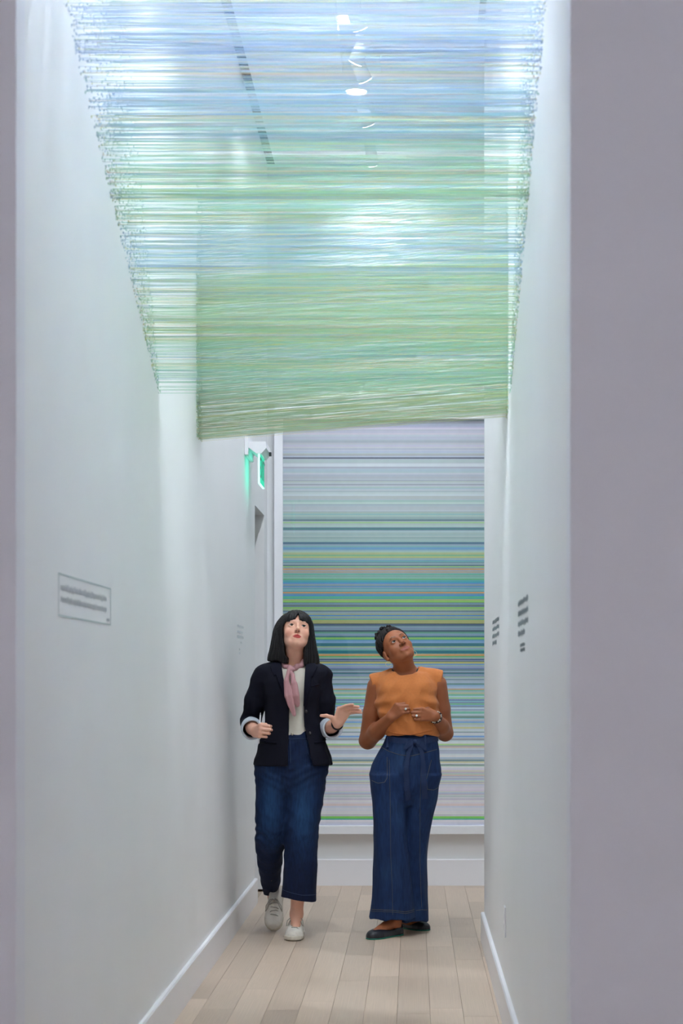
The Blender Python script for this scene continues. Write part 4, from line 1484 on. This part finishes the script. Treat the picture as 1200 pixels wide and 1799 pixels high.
for a, b, c, d in ((w1(441.4, 1277, -.015), w1(442.5, 1282, -.085), .0545, .047), (w1(578, 1278.5, -.015), w1(585, 1280, -.085), .0530, .047)):
    CF = Sdf(lambda P: .0015 * vnoise(P, 70, 3))
    CF.add(p_cone(a, b, c, c), 0)
    v_ = unit(b - a)
    CF.sub(p_cone(a - v_ * .1, b + v_ * .3, c - .012, c - .008), .002)
    for pt, nn in ((a, -v_), (b, v_)):
        CF.sub(((lambda P, pt=pt, nn=nn: -((P - pt) @ nn)), pt, .1), .003)
    sdf_obj('rolled_cuff', CF, np.minimum(a, b) - .1, np.maximum(a, b) + .1, .0035, M_CUFF, blazer, O1)
# scarf
M_SCARF = mat('dusty_pink_scarf', srgb(190, 142, 146), 0.85, noise=0.08, nscale=70, bump=0.4, bscale=240, stretch=(3, 1, 0.6))
SC = Sdf(lambda P: .0028 * np.sin(P[:, 0] * 190 + 2.2 * np.sin(P[:, 2] * 26)) * .9 + .0012 * vnoise(P, 90, 1))
cs = w1(516.5, 1163, .0)
ring = []
for k in range(25):
    a = 2 * math.pi * k / 24
    ring.append(cs + np.array((.064 * math.cos(a), .078 * math.sin(a), .034 * math.sin(a) + .012 * abs(math.cos(a)) + .006 * math.cos(a))))
for k in range(24):
    SC.add(p_cone(ring[k], ring[k + 1], .0145, .0145), .004)
kn = w1(511, 1176, -.105)
SC.add(p_ell(kn, (.019, .020, .017)), .003)
for ch in ([(507, 1179, -.118), (503.5, 1197, -.134), (507, 1222, -.140), (516, 1255, -.134)], [(512, 1181, -.118), (516.5, 1200, -.134), (520, 1222, -.134), (523, 1240, -.128)]):
    for a, b, ra_, rb_ in zip(ch, ch[1:], (.010, .015, .018), (.015, .018, .010)):
        SC.add(p_cone(w1(*a), w1(*b), ra_, rb_), .0025)
sdf_obj('scarf', SC, (-.80, D1 - .22, 1.10), (-.45, D1 + .12, 1.50), .003, M_SCARF, P1, O1)['label'] = 'dusty pink scarf knotted at the neck'
sneaker(P1, toe_l, -2, 0, O1)
sneaker(P1, toe_r, -3, 52, O1)
# wrist band
ax_ = unit(wr_l - el_l)
c_ = wr_l - ax_ * .005
u_ = unit(np.cross(ax_, (0, 0, 1))); v_ = np.cross(ax_, u_)
M_BAND = mat('black_band', (0.012, 0.012, 0.014, 1), 0.5, noise=0.1)
tube('wrist_band', [c_ - O1 + (u_ * math.cos(t) + v_ * math.sin(t)) * .0275 for t in np.linspace(0, 2 * math.pi, 28)], .0045, M_BAND, P1, 8)
# pencil held in the gesturing hand
fk = (h1r['fingers'][0][2] + h1r['fingers'][2][2]) / 2
pa, pb = w1(457.5, 1256, -.235), w1(454.5, 1306, -.225)
pen = empty('pencil', tuple((pa + pb) / 2))
tag(pen, 'slim white pencil held upright in the hand of the person in the blazer', 'pencil')
M_PEN = mat('white_pencil_paint', (0.75, 0.75, 0.78, 1), 0.4, noise=0.02)
mid_ = (pa + pb) / 2
bm = bmesh.new(); add_cyl(bm, pa - mid_, pb - mid_, .0036, .0036, 8); bm_obj('barrel', bm, M_PEN, pen, True)
bm = bmesh.new(); add_cyl(bm, pa - mid_ + unit(pa - pb) * .012, pa - mid_, .0008, .0035, 8); bm_obj('tip', bm, M_PEN, pen, True)
# ================================================================== person in the orange top and wide denim trousers
D2 = 9.40
O2 = np.array((px(705, 1600, D2).x, D2, 0.0))
def w2(x, y, dy=0.0): return np.array(px(x, y, D2 + dy))
def s2_(y, xl, xr, ry, dy=0.0):
    a, b = w2(xl, y, dy), w2(xr, y, dy)
    return (a[2], (a[0] + b[0]) / 2, D2 + dy, (b[0] - a[0]) / 2, ry)
def q2(pts, dy):
    return [(w2(x, y, dy)[0], w2(x, y, dy)[2]) for x, y in pts]
P2 = empty('person', tuple(O2))
tag(P2, 'person in a sleeveless orange top and wide denim trousers on the right, head tilted up', 'person')
H2 = Head((0, 0, 0), 24, 22, 23, 0.98, 1.03, 1.30, 1.15, 1.0, 1.28)
H2.o = w2(701, 1123, -.10) - H2.R @ np.array((0, -.083, .010))
B2 = Sdf()
H2.build(B2)
B2.add(p_cone(H2.w((0, .018, -.060)), w2(712, 1184, .015), .052, .058), .022)
B2.add(p_cone(w2(712, 1186, .01), w2(668, 1198, .01), .045, .040), .03)
B2.add(p_cone(w2(712, 1186, .01), w2(760, 1195, .01), .045, .040), .03)
B2.add(p_loft([s2_(1180, 690, 735, .055, .01), s2_(1192, 672, 755, .080, .01), s2_(1225, 668, 762, .105, .0), s2_(1270, 680, 765, .105, 0), s2_(1300, 682, 768, .108, 0), s2_(1350, 660, 770, .125, .01), s2_(1385, 662, 768, .11, .01)]), .03)
sr_, er_, wr2 = w2(662, 1206, .0), w2(646, 1301, .06), w2(686.5, 1260, -.13)
sl_, el2, wl2 = w2(769, 1202, .0), w2(782, 1288, .06), w2(764.5, 1258.5, -.13)
for a, b, c, k in ((sr_, er_, wr2, 1.0), (sl_, el2, wl2, .94)):
    B2.add(p_cone(a, a * .5 + b * .5, .050 * k, .0475 * k), .02)
    B2.add(p_cone(a * .5 + b * .5, b, .0475 * k, .044 * k), .015)
    m_ = b * .6 + c * .4
    B2.add(p_cone(b, m_, .044 * k, .042 * k), .012)
    B2.add(p_cone(m_, c, .042 * k, .0255), .015)
for hp, kn_, an in ((w2(682, 1350, .01), w2(684, 1480, -.03), w2(693, 1618, .02)), (w2(742, 1350, .01), w2(728, 1480, .09), w2(716, 1612, .24))):
    B2.add(p_cone(hp, kn_, .08, .052), .03)
    B2.add(p_cone(kn_, an, .05, .032), .02)
tF = np.array((w2(648, 1645, -.10)[0], 9.262, 0.0)); yF = -40
RF = rotz(math.radians(yF))
B2.add(p_cone(w2(693, 1618, .02), tF + RF @ np.array((0, .055, .030)), .033, .022), .02)
B2.add(p_cone(w2(693, 1618, .02), tF + RF @ np.array((0, .215, .032)), .030, .026), .02)
tR = np.array((w2(752, 1634, .18)[0], D2 + .19, 0.0)); yR = 42
RR = rotz(math.radians(yR))
B2.add(p_cone(w2(716, 1612, .24), tR + RR @ np.array((0, .055, .030)), .033, .022), .02)
B2.add(p_cone(w2(716, 1612, .24), tR + RR @ np.array((0, .215, .032)), .030, .026), .02)
# right hand (image left): back of the hand to the camera, fingers bent inwards
h2r = hand(B2, wr2, (.62, -.30, .62), (-.45, .10, .85), (.93, .10, .10), [(0, 78, 40), (0, 80, 40), (0, 82, 40), (0, 84, 40)],
           [(.010, .016, -.010), (.040, .030, -.024), (.064, .022, -.034), (.084, .010, -.036)], 0.96, palm=.072, spread=.0180)
h2l = hand(B2, wl2, (-.95, -.22, .16), (.12, .05, .95), (-.95, .12, -.02), [(0, -72, -35), (0, -76, -38), (0, -80, -40), (0, -82, -40)],
           [(.010, .016, .010), (.040, .034, .022), (.066, .036, .028), (.090, .034, .024)], 0.96, palm=.078, spread=.0180)
SK2 = np.array(srgb(158, 94, 60)[:3])
def col2(V):
    c = H2.colors(V, SK2, srgb(164, 94, 80)[:3], srgb(44, 28, 22)[:3], mouth=.0270, bw=.6)
    return c
sdf_obj('body', B2, (-.36, D2 - .40, -.01), (.30, D2 + .40, 1.68), .0026, skin_mat('brown_skin'), P2, O2, col2)
H2.eyes(P2, O2, (0.02, 0.012, 0.008, 1), gaze=(8, 11))
# teeth edge showing between the lips
# hair: scalp and twisted locks gathered on the crown
M_HAIR2 = mat('black_brown_locks', (0.010, 0.006, 0.006, 1), 0.6, noise=0.35, nscale=120, bump=0.5, bscale=500, spec=0.25)
SCALP = Sdf(lambda P: .0012 * vnoise(P, 260, 4))
SCALP.add(H2.ell((0, .026, .036), (.0765, .094, .084)), 0)
qn = unit(np.array((0, -.78, -.62)))
hl_c, hl_n = H2.w((0, -.052, .070)), H2.R @ unit(np.array((0, -.80, -.60)))
SCALP.sub(((lambda P: -((P - hl_c) @ hl_n)), hl_c, .5), .006)
SCALP.sub(H2.ell((0, -.075, -.045), (.085, .085, .085)), .006)
SCALP.sub(((lambda P: -((P - H2.w((0, 0, -.060))) @ (H2.R @ np.array((0, 0, -1.0))))), H2.w((0, 0, -.06)), .5), .006)
hair2 = sdf_obj('hair', SCALP, np.array(H2.o) - .2, np.array(H2.o) + .2, .003, M_HAIR2, P2, O2)
hair2['label'] = 'black twisted locks pinned up on the crown'
paths, radii = [], []
lr = random.Random(5)
bun = np.array((0.0, .040, .140))
for k in range(30):
    a = -1.9 + 3.8 * k / 29            # around the hairline from ear to ear
    st = np.array((math.sin(a) * .076, .010 - math.cos(a) * .066, .046 + math.cos(a) * .034 - .030 * abs(math.sin(a)) ** 3))
    en = bun + np.array((lr.uniform(-.045, .045), lr.uniform(-.04, .03), lr.uniform(-.022, .010)))
    pts = []
    for t in np.linspace(0, 1, 14):
        p = st * (1 - t) + en * t
        q = p - np.array((0, .026, .036))
        e = np.linalg.norm(q / np.array((.0815, .099, .089)))
        if e < 1.0 and t < .9: p = np.array((0, .026, .036)) + q / e
        p = p + np.array((0, 0, .010 * math.sin(t * math.pi)))
        pts.append(H2.w(p))
    paths.append(np.array(pts) - O2)
    radii.append(.0072 + .0012 * np.sin(np.linspace(0, 26, 14) + k))
for k in range(22):                     # coils of the bun
    a = k * 2.4
    c = bun + np.array(((.018 + .022 * (k % 3) / 2) * math.cos(a), (.016 + .022 * (k % 3) / 2) * math.sin(a), lr.uniform(-.022, .010) - .006 * (k % 3)))
    pts = [H2.w(c + np.array((.017 * math.cos(t + a), .015 * math.sin(t + a), .010 * math.sin(2 * t)))) for t in np.linspace(0, 5.2, 14)]
    paths.append(np.array(pts) - O2)
    radii.append(.0068 + .0012 * np.sin(np.linspace(0, 22, 14) + k))
for i_, (p_, r_) in enumerate(zip(paths, radii)):
    tube('hair_twist', p_, r_, M_HAIR2, hair2, 7)
# earrings
M_GOLD = mat('pale_gold', (0.75, 0.62, 0.40, 1), 0.3, metallic=1.0, noise=0.03)
for s in (-1, 1):
    c = H2.w((s * .078, .004, -.040)) + np.array((0, 0, -.017))
    tube('hoop_earring', [c - O2 + np.array((.014 * math.cos(t), .004 * math.cos(t), .014 * math.sin(t))) for t in np.linspace(0, 2 * math.pi, 28)], .0012, M_GOLD, P2, 6)
# black undershirt at the neckline
M_BLK = mat('black_jersey', (0.010, 0.011, 0.016, 1), 0.8, noise=0.1)
US = Sdf()
US.add(p_loft([s2_(1174, 686, 740, .060, .012), s2_(1184, 674, 752, .080, .01), s2_(1200, 670, 758, .098, .004), s2_(1240, 672, 762, .108, 0)]), 0)
US.sub(p_ell(w2(712, 1170, -.05), (.062, .13, .066)), .006)
sdf_obj('undershirt', US, (-.2, D2 - .2, 1.1), (.15, D2 + .2, 1.45), .004, M_BLK, P2, O2)['label'] = 'black undershirt showing at the neckline'
# top
M_ORANGE = mat('burnt_orange_linen', srgb(196, 116, 56), 0.82, noise=0.06, nscale=90, bump=0.35, bscale=500, sheen=0.1)
def od(P):
    x, z = P[:, 0], P[:, 2]
    cx = w2(714, 0)[0]
    g = .006 * np.sin((x - cx) * 62 + 5 * np.sin(z * 11)) * np.clip((1.42 - z) * 3, .25, 1)
    h_ = .0045 * np.sin(z * 95 + 22 * (x - cx) * np.sign(x - cx)) * np.exp(-((z - w2(0, 1238)[2]) / .06) ** 2) * np.clip(np.abs(x - cx) * 9, 0, 1)
    hem = .004 * np.sin(x * 75 + 2) * np.clip((w2(0, 1280)[2] - z) * 25, 0, 1)
    return g * .6 + h_ + hem + .0075 * crumple(P, 30, 21, 5, (1, 1, .7))
def top_solid(d=None):
    T = Sdf(d)
    T.add(p_loft([s2_(1178, 686, 740, .074, .01), s2_(1184, 672, 756, .096, .008), s2_(1196, 662, 766, .118, .0), s2_(1222, 659, 770, .136, -.006), s2_(1250, 662, 772, .138, -.006), s2_(1275, 670, 772, .134, -.002), s2_(1291, 675, 772, .130, 0)], 2.3, .006), 0)
    # dropped shoulders over the arms
    T.add(p_cone(w2(700, 1189, .008), w2(656, 1200, .004), .050, .0505), .02)
    T.add(p_cone(w2(726, 1186, .008), w2(770, 1193, .004), .050, .0500), .02)
    return T
OT = top_solid(od)
OT.sub(p_ell(w2(712, 1168, -.04), (.076, .16, .055)), .004)
OT.sub(((lambda P: -((P - w2(650, 1190)) @ unit((-1, 0, -.28)))), w2(648, 1192), .06), .003)
OT.sub(((lambda P: -((P - w2(777.5, 1182)) @ unit((1, 0, -.16)))), w2(778, 1184), .06), .003)
ot_ = sdf_obj('sleeveless_top', OT, (-.30, D2 - .25, .98), (.22, D2 + .25, 1.45), .0038, M_ORANGE, P2, O2)
ot_['label'] = 'burnt orange sleeveless linen top'
M_HEMO = mat('burnt_orange_hem', srgb(186, 106, 50), 0.82, noise=0.06, nscale=90)
seam('hem_fold', OT, q2([(681, 1286), (700, 1289), (722, 1290.5), (745, 1286), (768, 1282)], -.12), .0032, M_HEMO, ot_, O2, D2 - .3, D2, n=30)
# trousers
M_DENIM2 = mat('indigo_denim', (1, 1, 1, 1), 0.8, attr='Col', noise=0.30, nscale=110, bump=0.3, bscale=500, stretch=(1, 1, 0.16), spec=0.25)
M_TAN = mat('tan_stitching', srgb(84, 86, 90), 0.8, noise=0.05)
def td(P):
    x, z = P[:, 0], P[:, 2]
    f = .0055 * np.sin(x * 66 + 3 * np.sin(z * 5)) * np.clip((.62 - z) * 3, 0, 1)
    g = .004 * np.sin((z - x * .6) * 48) * np.clip((z - .55) * 4, 0, 1)
    f = .010 * np.clip((.70 - z) * 2.2, 0, 1) * (np.abs(np.sin(x * 31 + 1.2 * np.sin(z * 4.2) + .8)) - .6)
    return f + g * .5 + .0062 * crumple(P, 26, 12, 4, (1, 1, .45))
TR = Sdf(td)
TR.add(p_loft([s2_(1290, 680, 770, .116, 0), s2_(1304, 674, 770, .120, 0), s2_(1330, 660, 773, .128, .005), s2_(1355, 651, 775, .134, .01), s2_(1378, 656, 769, .128, .012), s2_(1415, 690, 738, .085, .012)], 2.2, .01), 0)
TR.add(p_loft([s2_(1360, 650.5, 714, .122, .0), s2_(1400, 653, 713, .112, -.01), s2_(1450, 656, 714, .102, -.02), s2_(1520, 655.5, 721, .104, -.01), s2_(1575, 652, 727, .110, .01), s2_(1613, 649, 730, .114, .02)], 2.3, .004), .03)
TR.add(p_loft([s2_(1360, 711, 775, .122, .02), s2_(1400, 713, 769, .112, .03), s2_(1450, 706, 758, .102, .05), s2_(1490, 700, 752, .100, .07), s2_(1550, 694, 751.5, .104, .10), s2_(1616, 690, 752.5, .112, .13)], 2.3, .004), .015)
def tcol(V):
    base = np.array(srgb(27, 50, 90)[:3]); fade = np.array(srgb(46, 76, 116)[:3]); dark = np.array(srgb(12, 24, 48)[:3])
    out = np.tile(base, (len(V), 1))
    n_ = vnoise(V, 16, 3)
    out += np.clip(n_, 0, 1)[:, None] * (fade - out) * .5
    e = np.clip((V[:, 2] - w2(0, 1325)[2]) / .1, 0, 1)
    return out + e[:, None] * (dark - out) * .35
trs = sdf_obj('wide_trousers', TR, (-.32, D2 - .25, .04), (.24, D2 + .40, 1.10), .004, M_DENIM2, P2, O2, tcol)
trs['label'] = 'indigo denim wide-leg trousers with tan stitching'
def ts(pts, r=.0010, name='stitch_line', m=None, dy=-.11, lift=.0008):
    return seam(name, TR, q2(pts, dy), r, m or M_TAN, trs, O2, D2 - .25, D2 + .2, lift)
ts([(684, 1335), (685.5, 1400), (686.5, 1500), (689, 1560), (690, 1608)])
ts([(740, 1345), (738, 1420), (738, 1520), (741, 1600)])
ts([(650, 1601), (670, 1599), (690, 1600), (712, 1603), (728, 1602)], .0016)
ts([(650.5, 1604), (670, 1602), (690, 1603), (712, 1606), (728, 1605)], .0012)
ts([(731, 1605), (742, 1604), (751, 1606)], .0014)
ts([(671, 1314), (683, 1320), (702, 1326), (722, 1328), (748, 1322), (768, 1317)], .0016)
ts([(653, 1372), (664, 1376), (676, 1374), (680.5, 1366), (680, 1330)], .0014)
ts([(773, 1384), (762, 1389), (751, 1387), (749, 1370), (758, 1335)], .0014)
M_BELT = mat('indigo_denim_tie', srgb(19, 42, 82), 0.8, noise=0.12, nscale=160, bump=0.3, bscale=700)
def strip(name, pts, wd, parent, th=.0035, lift=.006):
    """flat denim band laid over the trousers, pts (x, y) in measured frame"""
    p = np.array(q2(pts, -.12)); L = np.concatenate([[0], np.cumsum(np.linalg.norm(np.diff(p, axis=0), axis=1))])
    n = 26
    t = np.linspace(0, L[-1], n)
    x, z = np.interp(t, L, p[:, 0]), np.interp(t, L, p[:, 1])
    y = front_y(TR, x, z, D2 - .25, D2) - lift
    c = np.stack([x, y, z], -1) - O2
    T = np.gradient(c, axis=0); T /= np.linalg.norm(T, axis=1, keepdims=True)
    S_ = np.cross(T, (0, 1.0, 0)); S_ /= np.linalg.norm(S_, axis=1, keepdims=True)
    Nn = np.cross(S_, T)
    w_ = np.interp(np.linspace(0, 1, n), np.linspace(0, 1, len(wd)), wd)[:, None] / 2
    V = np.stack([c - S_ * w_ + Nn * th, c + S_ * w_ + Nn * th, c + S_ * w_ - Nn * th, c - S_ * w_ - Nn * th], 1).reshape(-1, 3)
    Q = []
    for i in range(n - 1):
        for k in range(4):
            j = (k + 1) % 4
            Q.append((i * 4 + k, i * 4 + j, i * 4 + 4 + j, i * 4 + 4 + k))
    Q += [(0, 1, 2, 3), ((n - 1) * 4 + 3, (n - 1) * 4 + 2, (n - 1) * 4 + 1, (n - 1) * 4)]
    return np_mesh(name, V, Q, M_BELT, parent, False)
tie = strip('tie_belt', [(681, 1299), (700, 1301), (727, 1303), (750, 1301), (769, 1298)], (.028, .030, .026, .030, .028), trs, lift=.003)
strip('tie_tail', [(725, 1305), (718, 1322), (713.5, 1350), (715, 1385), (717.5, 1406)], (.018, .022, .026, .028, .030), tie, lift=.008)
strip('tie_tail', [(733, 1305), (741, 1320), (744, 1345), (745, 1375), (747, 1404)], (.018, .022, .026, .028, .030), tie, lift=.008)
strip('tie_loop', [(727, 1303), (718, 1309), (711, 1316), (716, 1306), (727, 1301)], (.014, .016, .014, .016, .014), tie, lift=.013)
strip('tie_loop', [(730, 1303), (740, 1308), (748, 1317), (742, 1305), (731, 1301)], (.014, .016, .014, .016, .014), tie, lift=.013)
kc = w2(728.5, 1303, -.13); yk = front_y(TR, [kc[0]], [kc[2]], D2 - .25, D2)[0]
KN = Sdf(lambda P: .001 * vnoise(P, 120, 1)); KN.add(p_ell((kc[0], yk - .010, kc[2]), (.015, .012, .013)), 0)
sdf_obj('tie_knot', KN, kc - .06, kc + .06, .003, M_BELT, tie, O2)
for x_ in (680.5, 747):
    strip('belt_loop', [(x_, 1292), (x_, 1314)], (.010, .010), trs, lift=.009)
ballet_flat(P2, tF, yF, O2)
ballet_flat(P2, tR, yR, O2)
# bracelets and rings
M_PEARL = mat('pearl_bead', (0.60, 0.54, 0.46, 1), 0.25, noise=0.03)
M_BEAD = mat('dark_bead', (0.03, 0.022, 0.018, 1), 0.3, noise=0.2)
ax_ = unit(wl2 - el2); u_ = unit(np.cross(ax_, (0, 0, 1))); v_ = np.cross(ax_, u_)
for nm, dd, rad, mm in (('pearl_bracelet', .006, .0040, M_PEARL), ('dark_bead_bracelet', .017, .0042, M_BEAD)):
    c_ = wl2 - ax_ * dd
    br = empty(nm, tuple(c_ - O2)); br.parent = P2
    for k in range(20):
        t = 2 * math.pi * k / 20
        uv_ball('bead', (u_ * math.cos(t) + v_ * math.sin(t)) * (.0305 + .0006 * dd), rad * (1.25 if k % 4 == 0 else 1.0), mm if (k % 3 or mm is M_BEAD) else M_BEAD, br, 10)
M_SILVER = mat('silver_ring', (0.75, 0.75, 0.76, 1), 0.2, metallic=1.0, noise=0.02)
M_STONE = mat('white_ring_stone', (0.80, 0.84, 0.82, 1), 0.15, noise=0.02)
for hnd, fi, tt in ((h2r, 2, .62), (h2l, 2, .55)):
    a, b = hnd['fingers'][fi][0], hnd['fingers'][fi][1]
    c_ = a * (1 - tt) + b * tt
    d_ = unit(b - a); u_ = unit(np.cross(d_, (0, 0, 1))); v_ = np.cross(d_, u_)
    r_ = tube('ring', [c_ - O2 + (u_ * math.cos(t) + v_ * math.sin(t)) * .0096 for t in np.linspace(0, 2 * math.pi, 20)], .0013, M_SILVER, P2, 6)
    uv_ball('ring_stone', c_ - O2 + np.array((0, -.0105, 0.001)), .0060, M_STONE, r_, 12)
